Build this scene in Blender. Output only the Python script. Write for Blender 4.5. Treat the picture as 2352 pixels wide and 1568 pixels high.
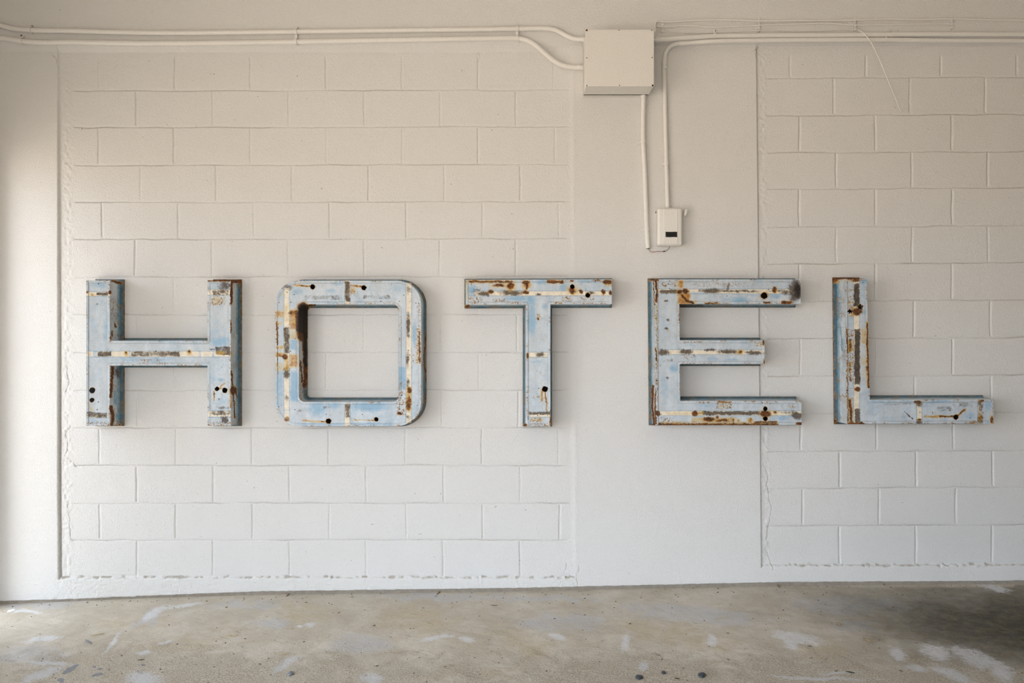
import bpy, math, random
import numpy as np

random.seed(7)
rng = np.random.default_rng(11)
for o in list(bpy.data.objects):
    bpy.data.objects.remove(o, do_unlink=True)
scene = bpy.context.scene
COL = scene.collection

# ------------------------------------------------------------------ camera
CAM_D = 4.2            # metres from the wall plane (y = 0)
CAM_Z = 1.30
SC = 434.0             # photograph pixels per metre on the wall plane
F = CAM_D * SC
cam_data = bpy.data.cameras.new('camera')
cam_data.sensor_width = 36.0
cam_data.lens = F / 2352.0 * 36.0
cam = bpy.data.objects.new('camera', cam_data)
cam.location = (0, -CAM_D, CAM_Z)
cam.rotation_euler = (math.pi / 2, 0, 0)
cam_data.clip_start = 0.05
COL.objects.link(cam)
scene.camera = cam

# ------------------------------------------------------------------ daylight
SKY = (0.80, 0.915, 1.06)
SKY_S = 3.9
GROUND = (1.00, 0.855, 0.71)
GROUND_S = 2.6
world = bpy.data.worlds.new('daylight')
scene.world = world
world.use_nodes = True
wn, wl = world.node_tree.nodes, world.node_tree.links
wn.clear()
w_out = wn.new('ShaderNodeOutputWorld')
w_bg = wn.new('ShaderNodeBackground')
w_tc = wn.new('ShaderNodeTexCoord')
w_sep = wn.new('ShaderNodeSeparateXYZ')
w_map = wn.new('ShaderNodeMapRange')
w_map.inputs['From Min'].default_value = -0.05
w_map.inputs['From Max'].default_value = 0.05
w_mix = wn.new('ShaderNodeMixRGB')
w_mix.inputs['Color1'].default_value = tuple(c * GROUND_S for c in GROUND) + (1,)
w_mix.inputs['Color2'].default_value = tuple(c * SKY_S for c in SKY) + (1,)
wl.new(w_tc.outputs['Generated'], w_sep.inputs[0])
wl.new(w_sep.outputs['Z'], w_map.inputs['Value'])
wl.new(w_map.outputs[0], w_mix.inputs['Fac'])
w_az = wn.new('ShaderNodeMapRange')          # the hazy sky is brighter on the sunny side, to the left
w_az.inputs['From Min'].default_value = -1.0
w_az.inputs['From Max'].default_value = 1.0
w_az.inputs['To Min'].default_value = 2.0
w_az.inputs['To Max'].default_value = 0.1
wl.new(w_sep.outputs['X'], w_az.inputs['Value'])
wl.new(w_az.outputs[0], w_bg.inputs['Strength'])
wl.new(w_mix.outputs[0], w_bg.inputs['Color'])
wl.new(w_bg.outputs[0], w_out.inputs['Surface'])

vs = scene.view_settings
scene.display_settings.display_device = 'sRGB'
vs.view_transform = 'Standard'
vs.look = 'None'
vs.gamma = 1.0
vs.use_curve_mapping = False
vs.exposure = 0.19


def proj(X, Y, Z):
    t = Y + CAM_D
    return 1176 + F * X / t, 784 - F * (Z - CAM_Z) / t


def at(px, py, Y=0.0):
    t = Y + CAM_D
    return ((px - 1176) * t / F, Y, CAM_Z + (784 - py) * t / F)


# ------------------------------------------------------------------ numeric noise
def _hash(ix, iy, seed):
    h = (ix.astype(np.int64) * 374761393 + iy.astype(np.int64) * 668265263 + seed * 144665) & 0xFFFFFFFF
    h = ((h ^ (h >> 13)) * 1274126177) & 0xFFFFFFFF
    h = (h ^ (h >> 16)) & 0xFFFFFFFF
    return (h % 100003) / 100003.0


def vnoise(x, y, scale, seed=0):
    x = np.asarray(x, float) / scale
    y = np.asarray(y, float) / scale
    ix, iy = np.floor(x), np.floor(y)
    fx, fy = x - ix, y - iy
    fx = fx * fx * (3 - 2 * fx)
    fy = fy * fy * (3 - 2 * fy)
    a = _hash(ix, iy, seed)
    b = _hash(ix + 1, iy, seed)
    c = _hash(ix, iy + 1, seed)
    d = _hash(ix + 1, iy + 1, seed)
    return (a * (1 - fx) + b * fx) * (1 - fy) + (c * (1 - fx) + d * fx) * fy


def fbm(x, y, scale, seed=0, octs=3):
    s = np.zeros_like(np.asarray(x, float))
    amp, tot = 1.0, 0.0
    for i in range(octs):
        s = s + amp * vnoise(x, y, scale, seed + 17 * i)
        tot += amp
        amp *= 0.5
        scale *= 0.5
    return s / tot


def sstep(a, b, x):
    t = np.clip((x - a) / (b - a), 0, 1)
    return t * t * (3 - 2 * t)


# ------------------------------------------------------------------ mesh helpers
def link(o, parent=None):
    COL.objects.link(o)
    if parent is not None:
        o.parent = parent
    return o


def mesh_obj(name, verts, faces, mat=None, parent=None, smooth=False, attrs=None):
    me = bpy.data.meshes.new(name)
    v = np.asarray(verts, dtype=np.float32)
    if isinstance(faces, np.ndarray):
        nf, k = faces.shape
        me.vertices.add(len(v))
        me.vertices.foreach_set('co', v.ravel())
        me.loops.add(nf * k)
        me.loops.foreach_set('vertex_index', faces.astype(np.int32).ravel())
        me.polygons.add(nf)
        me.polygons.foreach_set('loop_start', np.arange(0, nf * k, k, dtype=np.int32))
        me.update(calc_edges=True)
    else:
        me.from_pydata([tuple(p) for p in v.tolist()], [], faces)
        me.update()
    if smooth:
        me.polygons.foreach_set('use_smooth', np.ones(len(me.polygons), dtype=bool))
    if attrs:
        for k_, a in attrs.items():
            at_ = me.attributes.new(k_, 'FLOAT', 'POINT')
            at_.data.foreach_set('value', np.asarray(a, dtype=np.float32).ravel())
    if mat is not None:
        me.materials.append(mat)
    me.validate()
    o = bpy.data.objects.new(name, me)
    return link(o, parent)


def grid_faces(nx, ny):
    i = np.arange(nx - 1)
    j = np.arange(ny - 1)
    I, J = np.meshgrid(i, j)
    a = J * nx + I
    return np.stack([a, a + nx, a + nx + 1, a + 1], -1).reshape(-1, 4)


def empty(name, loc, label=None, cat=None, group=None):
    o = bpy.data.objects.new(name, None)
    o.location = loc
    o.empty_display_size = 0.05
    link(o)
    tag(o, label, cat, group)
    return o


def tag(o, label=None, cat=None, group=None, kind=None):
    if label:
        o['label'] = label
    if cat:
        o['category'] = cat
    if group:
        o['group'] = group
    if kind:
        o['kind'] = kind
    return o


class MB:
    """collects vertices and faces of one mesh"""
    def __init__(self):
        self.v, self.f = [], []

    def add(self, v, f):
        n = len(self.v)
        self.v += [tuple(p) for p in v]
        self.f += [tuple(i + n for i in q) for q in f]

    def box(self, x0, x1, y0, y1, z0, z1):
        self.add([(x0, y0, z0), (x1, y0, z0), (x1, y1, z0), (x0, y1, z0),
                  (x0, y0, z1), (x1, y0, z1), (x1, y1, z1), (x0, y1, z1)],
                 [(0, 3, 2, 1), (4, 5, 6, 7), (0, 1, 5, 4), (1, 2, 6, 5), (2, 3, 7, 6), (3, 0, 4, 7)])

    def tube(self, pts, r, n=14, caps=True):
        P = [np.array(p, float) for p in pts]
        rs = r if hasattr(r, '__len__') else [r] * len(P)
        up = np.array([0, 1.0, 0])
        rings = []
        for i, p in enumerate(P):
            t = P[min(i + 1, len(P) - 1)] - P[max(i - 1, 0)]
            t /= np.linalg.norm(t)
            a = np.cross(t, up)
            if np.linalg.norm(a) < 1e-4:
                a = np.cross(t, np.array([1.0, 0, 0]))
            a /= np.linalg.norm(a)
            b = np.cross(t, a)
            rings.append([p + rs[i] * (math.cos(q) * a + math.sin(q) * b) for q in np.linspace(0, 2 * math.pi, n, endpoint=False)])
        v = [q for rg in rings for q in rg]
        f = []
        for i in range(len(P) - 1):
            for k in range(n):
                k2 = (k + 1) % n
                f.append((i * n + k, i * n + k2, (i + 1) * n + k2, (i + 1) * n + k))
        if caps:
            f.append(tuple(range(n - 1, -1, -1)))
            f.append(tuple((len(P) - 1) * n + k for k in range(n)))
        self.add(v, f)

    def build(self, name, mat, parent=None, smooth=False):
        o = mesh_obj(name, self.v, self.f, mat, parent, smooth)
        return o


def smooth_angle(o, deg=40):
    me = o.data
    me.polygons.foreach_set('use_smooth', np.ones(len(me.polygons), dtype=bool))
    try:
        me.set_sharp_from_angle(angle=math.radians(deg))
    except Exception:
        pass
    return o


def bevel(o, w=0.002, seg=2):
    m = o.modifiers.new('bevel', 'BEVEL')
    m.width = w
    m.segments = seg
    m.limit_method = 'ANGLE'
    return o


def catmull(pts, n=6):
    P = [np.array(p, float) for p in pts]
    P = [2 * P[0] - P[1]] + P + [2 * P[-1] - P[-2]]
    out = []
    for i in range(1, len(P) - 2):
        p0, p1, p2, p3 = P[i - 1:i + 3]
        # centripetal style: scale the tangents by segment length
        d01, d12, d23 = [max(np.linalg.norm(b - a), 1e-6) for a, b in ((p0, p1), (p1, p2), (p2, p3))]
        m1 = ((p1 - p0) / d01 * d12 + (p2 - p1) / d12 * d01) / (d01 + d12) * d12
        m2 = ((p2 - p1) / d12 * d23 + (p3 - p2) / d23 * d12) / (d12 + d23) * d12
        for k in range(n):
            t = k / n
            h = 2 * t**3 - 3 * t**2 + 1, t**3 - 2 * t**2 + t, -2 * t**3 + 3 * t**2, t**3 - t**2
            out.append(h[0] * p1 + h[1] * m1 + h[2] * p2 + h[3] * m2)
    out.append(P[-2])
    return out


# ------------------------------------------------------------------ materials
class NT:
    def __init__(self, name):
        self.m = bpy.data.materials.new(name)
        self.m.use_nodes = True
        self.n, self.l = self.m.node_tree.nodes, self.m.node_tree.links
        self.n.clear()
        self.out = self.n.new('ShaderNodeOutputMaterial')
        self.b = self.n.new('ShaderNodeBsdfPrincipled')
        self.l.new(self.b.outputs[0], self.out.inputs['Surface'])
        self.tc = self.n.new('ShaderNodeTexCoord')

    def put(self, sock, v):
        if hasattr(v, 'links') or isinstance(v, bpy.types.NodeSocket):
            self.l.new(v, sock)
        elif isinstance(v, tuple) and len(v) == 3 and sock.type == 'RGBA':
            sock.default_value = v + (1,)
        else:
            sock.default_value = v

    def noise(self, scale, detail=4, rough=0.55, stretch=None, dist=0.0, turn=0.0):
        n = self.n.new('ShaderNodeTexNoise')
        n.inputs['Scale'].default_value = scale
        n.inputs['Detail'].default_value = detail
        n.inputs['Roughness'].default_value = rough
        n.inputs['Distortion'].default_value = dist
        src = self.tc.outputs['Object']
        if stretch:
            mp = self.n.new('ShaderNodeMapping')
            rt = self.n.new('ShaderNodeMapping')
            rt.inputs['Rotation'].default_value = (0, 0, turn)
            self.l.new(src, rt.inputs[0])
            mp.inputs['Scale'].default_value = stretch
            self.l.new(rt.outputs[0], mp.inputs[0])
            src = mp.outputs[0]
        self.l.new(src, n.inputs['Vector'])
        return n.outputs['Fac']

    def voronoi(self, scale, feature='F1', out='Distance'):
        n = self.n.new('ShaderNodeTexVoronoi')
        n.inputs['Scale'].default_value = scale
        n.feature = feature
        self.l.new(self.tc.outputs['Object'], n.inputs['Vector'])
        return n.outputs[out]

    def attr(self, name):
        a = self.n.new('ShaderNodeAttribute')
        a.attribute_name = name
        return a.outputs['Fac']

    def math(self, op, a, b=0.0, clamp=False):
        n = self.n.new('ShaderNodeMath')
        n.operation = op
        n.use_clamp = clamp
        self.put(n.inputs[0], a)
        self.put(n.inputs[1], b)
        return n.outputs[0]

    def step(self, v, lo, hi, t0=0.0, t1=1.0):
        n = self.n.new('ShaderNodeMapRange')
        n.interpolation_type = 'SMOOTHSTEP'
        n.inputs['From Min'].default_value = lo
        n.inputs['From Max'].default_value = hi
        n.inputs['To Min'].default_value = t0
        n.inputs['To Max'].default_value = t1
        self.put(n.inputs['Value'], v)
        return n.outputs[0]

    def broken(self, mask, noise, k=0.8, lo=0.35, hi=0.65):
        """a painted-on mask whose edge is broken up by noise"""
        nn = self.math('MULTIPLY', self.math('SUBTRACT', noise, 0.5), k)
        return self.step(self.math('ADD', mask, nn), lo, hi)

    def mix(self, fac, a, b):
        n = self.n.new('ShaderNodeMixRGB')
        self.put(n.inputs['Fac'], fac)
        self.put(n.inputs['Color1'], a)
        self.put(n.inputs['Color2'], b)
        return n.outputs[0]

    def bump(self, h, dist=0.002, strength=1.0, prev=None):
        n = self.n.new('ShaderNodeBump')
        n.inputs['Distance'].default_value = dist
        n.inputs['Strength'].default_value = strength
        self.put(n.inputs['Height'], h)
        if prev is not None:
            self.l.new(prev, n.inputs['Normal'])
        return n.outputs[0]

    def done(self, color, rough=0.5, normal=None, metallic=0.0, spec=None):
        self.put(self.b.inputs['Base Color'], color)
        self.put(self.b.inputs['Roughness'], rough)
        self.put(self.b.inputs['Metallic'], metallic)
        if spec is not None:
            self.b.inputs['Specular IOR Level'].default_value = spec
        if normal is not None:
            self.l.new(normal, self.b.inputs['Normal'])
        return self.m


WALLC = (0.80, 0.79, 0.77)


def wall_material():
    t = NT('painted_masonry')
    fine = t.noise(150, 5, 0.65)
    pit = t.noise(260, 2, 0.5)
    cloud = t.noise(2.2, 5, 0.6)
    spots = t.noise(62, 2, 0.4)
    col = t.mix(t.step(cloud, 0.35, 0.7, 0, 0.25), WALLC, (0.775, 0.755, 0.72))
    col = t.mix(t.step(fine, 0.30, 0.46, 0.10, 0.0), col, (0.5, 0.47, 0.42))
    col = t.mix(t.step(spots, 0.765, 0.80, 0, 0.6), col, (0.25, 0.2, 0.15))
    d = t.broken(t.attr('dirt_shade'), t.noise(70, 4, 0.7), 0.7, 0.08, 0.85)
    col = t.mix(t.math('MULTIPLY', d, 0.75), col, (0.34, 0.28, 0.20))
    bare = t.broken(t.attr('bare'), t.noise(45, 4, 0.6), 0.5, 0.42, 0.58)
    conc = t.mix(t.noise(30, 5, 0.7), (0.20, 0.17, 0.13), (0.46, 0.41, 0.35))
    col = t.mix(bare, col, conc)
    nrm = t.bump(fine, 0.006, 0.85)
    nrm = t.bump(pit, 0.0016, 0.6, nrm)
    return t.done(col, t.math('ADD', 0.5, t.math('MULTIPLY', bare, 0.35)), nrm, spec=0.35)


def floor_material():
    t = NT('worn_concrete')
    agg = t.noise(150, 4, 0.75)
    grit = t.noise(420, 3, 0.7)
    cloud = t.noise(3.0, 6, 0.65, dist=0.4)
    mid = t.noise(14, 6, 0.7, dist=0.3)
    smear = t.noise(7, 5, 0.65, (0.7, 2.6, 1.0), 0.3)
    col = t.mix(t.step(cloud, 0.3, 0.7), (0.53, 0.465, 0.37), (0.68, 0.62, 0.53))
    col = t.mix(t.step(mid, 0.42, 0.72, 0, 0.45), col, (0.50, 0.43, 0.31))
    col = t.mix(t.math('MULTIPLY', t.broken(t.attr('f_yellow'), mid, 1.6, 0.3, 1.1), 0.75), col, (0.56, 0.47, 0.32))
    smooth = t.broken(t.attr('f_smooth'), t.noise(9, 7, 0.75, dist=0.4), 1.7, 0.3, 1.1)
    col = t.mix(t.math('MULTIPLY', smooth, 0.75), col, (0.56, 0.56, 0.57))
    rough = t.broken(t.attr('f_rough'), mid, 1.0, 0.3, 0.8)
    fleck = t.step(agg, 0.36, 0.64)
    aggc = t.mix(fleck, (0.30, 0.235, 0.155), (0.88, 0.79, 0.65))
    col = t.mix(t.math('MULTIPLY', rough, 0.62), col, aggc)
    col = t.mix(t.step(grit, 0.60, 0.72, 0, 0.5), col, (0.15, 0.12, 0.09))
    col = t.mix(t.step(t.noise(55, 7, 0.85), 0.30, 0.44, 0.35, 0.0), col, (0.22, 0.17, 0.11))
    dark = t.broken(t.attr('f_dark'), t.noise(5, 7, 0.75, dist=0.5), 0.5, 0.0, 1.0)
    darkc = t.mix(t.step(t.noise(26, 6, 0.8), 0.42, 0.66), (0.020, 0.020, 0.011), (0.095, 0.075, 0.038))
    col = t.mix(t.math('MULTIPLY', dark, 0.93), col, darkc)
    white = t.broken(t.attr('f_white'), t.noise(38, 8, 0.9), 2.6, 0.22, 0.85)
    col = t.mix(t.math('MULTIPLY', white, 0.8), col, (0.74, 0.74, 0.75))
    grey = t.broken(t.attr('f_grey'), mid, 0.35, 0.42, 0.58)
    col = t.mix(t.math('MULTIPLY', grey, 0.85), col, (0.27, 0.28, 0.31))
    h = t.math('ADD', t.math('MULTIPLY', t.math('MULTIPLY', agg, t.math('ADD', rough, 0.25)), 1.0), t.math('MULTIPLY', grit, 0.25))
    scr = t.noise(30, 5, 0.7, (0.28, 2.2, 1.0), 0.0, 0.6)
    scm = t.math('MULTIPLY', t.step(scr, 0.60, 0.68), t.step(mid, 0.42, 0.6))
    col = t.mix(t.math('MULTIPLY', scm, 0.45), col, (0.20, 0.15, 0.09))
    nrm = t.bump(scr, 0.006, 0.5)
    nrm = t.bump(h, 0.010, 0.9, nrm)
    nrm = t.bump(mid, 0.012, 0.5, nrm)
    r = t.step(mid, 0.3, 0.7, 0.62, 0.85)
    return t.done(col, r, nrm, spec=0.3)


def paint_material(name, pale, blue, ochre_scale=1.0):
    """flaking sign paint over steel; where rust, bare strips, stains and painted shade lie comes from the mesh attributes"""
    t = NT(name)
    n1 = t.noise(11, 6, 0.65, dist=0.5)
    n2 = t.noise(48, 5, 0.7)
    n3 = t.noise(170, 4, 0.7)
    brush = t.noise(20, 4, 0.6, (1.0, 1.0, 0.25))
    b = t.broken(t.attr('m_blue'), t.math('ADD', t.math('MULTIPLY', n1, 0.55), t.math('MULTIPLY', n2, 0.45)), 2.2, 0.15, 1.15)
    col = t.mix(t.step(brush, 0.3, 0.7), pale, tuple(min(0.9, c * 1.16 + 0.02) for c in pale))
    col = t.mix(b, col, blue)
    col = t.mix(t.step(t.noise(26, 7, 0.8, dist=0.8), 0.42, 0.72, 0.0, 0.38), col, (0.36, 0.39, 0.43))
    # worn hairline scratches and chips
    chip = t.math('MULTIPLY', t.step(n3, 0.625, 0.66), t.step(n1, 0.47, 0.58))
    col = t.mix(t.math('MULTIPLY', chip, 0.7), col, (0.16, 0.16, 0.15))
    cream = t.broken(t.attr('m_cream'), n2, 0.5, 0.40, 0.60)
    col = t.mix(cream, col, t.mix(t.step(n2, 0.35, 0.7), (0.84, 0.76, 0.60), (0.66, 0.60, 0.52)))
    soot = t.broken(t.attr('m_soot'), t.noise(30, 6, 0.8, dist=0.6), 2.2, 0.12, 0.80)
    col = t.mix(t.math('MULTIPLY', soot, 0.92), col, t.mix(t.step(n3, 0.35, 0.65), (0.020, 0.014, 0.011), (0.135, 0.095, 0.070)))
    och = t.broken(t.attr('m_ochre'), t.noise(22, 5, 0.7, dist=0.5), 1.3, 0.05, 1.2)
    col = t.mix(t.math('MULTIPLY', och, 1.0), col, t.mix(t.step(t.math('ADD', och, t.math('MULTIPLY', t.math('SUBTRACT', n2, 0.5), 1.6)), 0.45, 1.1), (0.60, 0.42, 0.09), (0.38, 0.14, 0.012)))
    sp = t.math('MULTIPLY', t.attr('m_speck'), t.step(t.noise(105, 4, 0.75), 0.50, 0.57))
    col = t.mix(sp, col, t.mix(t.step(n3, 0.42, 0.6), (0.40, 0.22, 0.03), (0.12, 0.04, 0.008)))
    ru = t.broken(t.attr('m_rust'), t.noise(60, 6, 0.8, dist=0.4), 1.7, 0.30, 0.78)
    halo = t.broken(t.attr('m_rust'), t.noise(40, 6, 0.8, dist=0.4), 1.3, 0.02, 0.55)
    col = t.mix(t.math('MULTIPLY', halo, 0.8), col, (0.46, 0.25, 0.04))
    col = t.mix(t.math('MULTIPLY', ru, 0.96), col,
                t.mix(t.step(t.noise(75, 5, 0.8), 0.40, 0.64), (0.026, 0.009, 0.005), (0.22, 0.062, 0.009)))
    col = t.mix(t.math('MULTIPLY', t.attr('m_seam'), 0.75), col, (0.10, 0.12, 0.13))
    dk = t.broken(t.attr('m_dark'), n2, 0.8, 0.10, 0.80)
    col = t.mix(t.math('MULTIPLY', dk, 0.95), col, (0.018, 0.012, 0.008))
    r = t.math('ADD', 0.42, t.math('MULTIPLY', t.math('ADD', ru, soot, True), 0.4))
    h = t.math('ADD', t.math('MULTIPLY', n2, 0.4), t.math('MULTIPLY', ru, t.math('SUBTRACT', n3, 0.2)))
    nrm = t.bump(h, 0.0018, 0.6)
    return t.done(col, r, nrm, spec=0.4)


def simple(name, col, rough=0.5, var=0.1, scale=60, metallic=0.0, bump=0.0):
    t = NT(name)
    n = t.noise(scale, 4, 0.6)
    c2 = tuple(max(0, c * (1 - 3 * var)) for c in col)
    c = t.mix(t.step(n, 0.3, 0.8), col, c2)
    nrm = t.bump(n, 0.0025, bump) if bump else None
    return t.done(c, rough, nrm, metallic)


M_wall = wall_material()
M_floor = floor_material()
PALE = (0.51, 0.56, 0.60)
BLUE = (0.24, 0.43, 0.60)
M_face = paint_material('flaking_sign_paint', PALE, BLUE)
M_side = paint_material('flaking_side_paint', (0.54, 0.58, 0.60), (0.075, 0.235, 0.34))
M_flange = paint_material('shaded_teal_flange_paint', (0.035, 0.095, 0.125), (0.018, 0.085, 0.135))  # teal paint, darkened to put the shade of the undersides into it
M_inner = simple('rusted_sheet_steel', (0.05, 0.03, 0.02), 0.9, 0.2)
M_screw = simple('dark_screw_steel', (0.02, 0.017, 0.015), 0.6, 0.2)
M_box = simple('painted_sheet_metal', (0.78, 0.755, 0.715), 0.42, 0.01, 150, 0, 1.0)
M_pipe = simple('painted_conduit', (0.79, 0.77, 0.735), 0.38, 0.02, 90, 0, 0.5)
M_plast = simple('painted_plastic', (0.79, 0.77, 0.73), 0.35, 0.01, 150, 0, 0.7)
M_ceil = simple('painted_ceiling', (0.74, 0.71, 0.66), 0.8, 0.03)
M_sidewall = simple('painted_side_wall', (0.68, 0.65, 0.60), 0.8, 0.03)
M_dimwall = simple('dark_unseen_wall', (0.30, 0.28, 0.25), 0.9, 0.05)  # unseen right wall, coloured dark so it bounces little light
M_rust = simple('rusty_bolt', (0.26, 0.11, 0.04), 0.85, 0.25, 200)
M_black = simple('black_glass', (0.012, 0.013, 0.011), 0.25, 0.2)
M_wire = simple('brown_copper_wire', (0.30, 0.15, 0.08), 0.5, 0.1)
M_stone = simple('dark_stone', (0.045, 0.055, 0.062), 0.6, 0.15, 80, 0, 0.5)
M_greystone = simple('grey_stone', (0.22, 0.23, 0.25), 0.7, 0.15, 80, 0, 0.5)
M_straw = simple('dry_straw', (0.62, 0.50, 0.30), 0.8, 0.1)
M_wood = simple('wood_splinter', (0.33, 0.24, 0.13), 0.85, 0.15)
M_leaf = simple('brown_leaf', (0.13, 0.075, 0.03), 0.8, 0.2)
M_darkleaf = simple('dark_leaf', (0.025, 0.035, 0.028), 0.6, 0.2)
M_paper = simple('white_flake', (0.80, 0.80, 0.78), 0.7, 0.02)

# ------------------------------------------------------------------ the block wall
REC = 0.012          # the block panels sit this far behind the pilasters
BEAM = 0.035         # the beam stands this far in front of them
XL, XR = -12.0, 2760.0
YT, YB = -90.0, 1425.0

LY = [207, 291, 378, 463.5, 549, 636, 723, 810, 897, 983, 1070, 1157, 1242]
LV = [(118, 207, [224, 399, 573, 747, 922, 1097, 1271]),
      (207, 291, [310, 486, 661, 835, 1010, 1185]),
      (291, 378, [223, 397, 573, 748, 923, 1098, 1274]),
      (378, 463.5, [320, 494, 669, 845, 1020, 1195]),
      (463.5, 549, [231, 407, 581, 756, 932, 1108, 1283]),
      (549, 636, [307, 484, 660, 835, 1009, 1185]),
      (636, 723, [221, 396, 572, 747, 923, 1098, 1274]),
      (723, 810, [308, 484, 660, 834, 1012, 1187]),
      (810, 897, [222, 398, 573, 748, 925, 1099, 1275]),
      (897, 983, [312, 487, 663, 839, 1014, 1190]),
      (983, 1070, [225, 401, 576, 753, 930, 1106, 1282]),
      (1070, 1157, [311, 487, 663, 840, 1018, 1194]),
      (1157, 1242, [226, 401, 578, 755, 932, 1108, 1285]),
      (1242, 1327, [312, 487, 663, 839, 1017, 1194])]
RY = [178, 264, 349.5, 433.5, 520.5, 606, 692, 778.5, 865, 951.5, 1038, 1123, 1209.5]


def ext(a):
    return a + [a[-1] + 176, a[-1] + 352, a[-1] + 528]


RV = [(118, 178, ext([1816, 1990, 2163, 2339])),
      (178, 264, ext([1917, 2092, 2266])),
      (264, 349.5, ext([1838, 2012, 2189])),
      (349.5, 433.5, ext([1922, 2096, 2271])),
      (433.5, 520.5, ext([1837, 2013, 2189])),
      (520.5, 606, ext([1922, 2097, 2272])),
      (606, 692, ext([1838, 2013, 2189])),
      (692, 778.5, ext([1925, 2101, 2278])),
      (778.5, 865, ext([1840, 2015, 2190])),
      (865, 951.5, ext([1927, 2103, 2279])),
      (951.5, 1038, ext([1841, 2015, 2192])),
      (1038, 1123, ext([1931, 2107, 2283])),
      (1123, 1209.5, ext([1845, 2021, 2198])),
      (1209.5, 1300, ext([1930, 2106, 2282]))]

PAINT_X = [-50, 0, 160, 330, 600, 1200, 1500, 1800, 2250, 2352, 2800]
PAINT_Y = [1381, 1380, 1376, 1368, 1358, 1350, 1343, 1336.5, 1334, 1333, 1330]
FLOOR_X = [-50, 0, 330, 600, 1200, 1500, 1800, 2352, 2800]
FLOOR_Y = [1389, 1388, 1374, 1366, 1358, 1351, 1345.5, 1341, 1338]


def seg_dist(x, y, pts):
    d = np.full(np.shape(x), 1e9)
    for (x0, y0), (x1, y1) in zip(pts[:-1], pts[1:]):
        L2 = (x1 - x0) ** 2 + (y1 - y0) ** 2 + 1e-9
        t = np.clip(((x - x0) * (x1 - x0) + (y - y0) * (y1 - y0)) / L2, 0, 1)
        d = np.minimum(d, np.hypot(x - x0 - t * (x1 - x0), y - y0 - t * (y1 - y0)))
    return d


def dense(lo, hi, centres, half, fine, coarse):
    c = sorted(centres)
    out = [lo]
    x = lo
    while x < hi:
        near = min((abs(x - q) for q in c), default=1e9)
        x += fine if near < half else min(coarse, max(fine, near - half + 0.2))
        out.append(x)
    return np.array(out)


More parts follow.
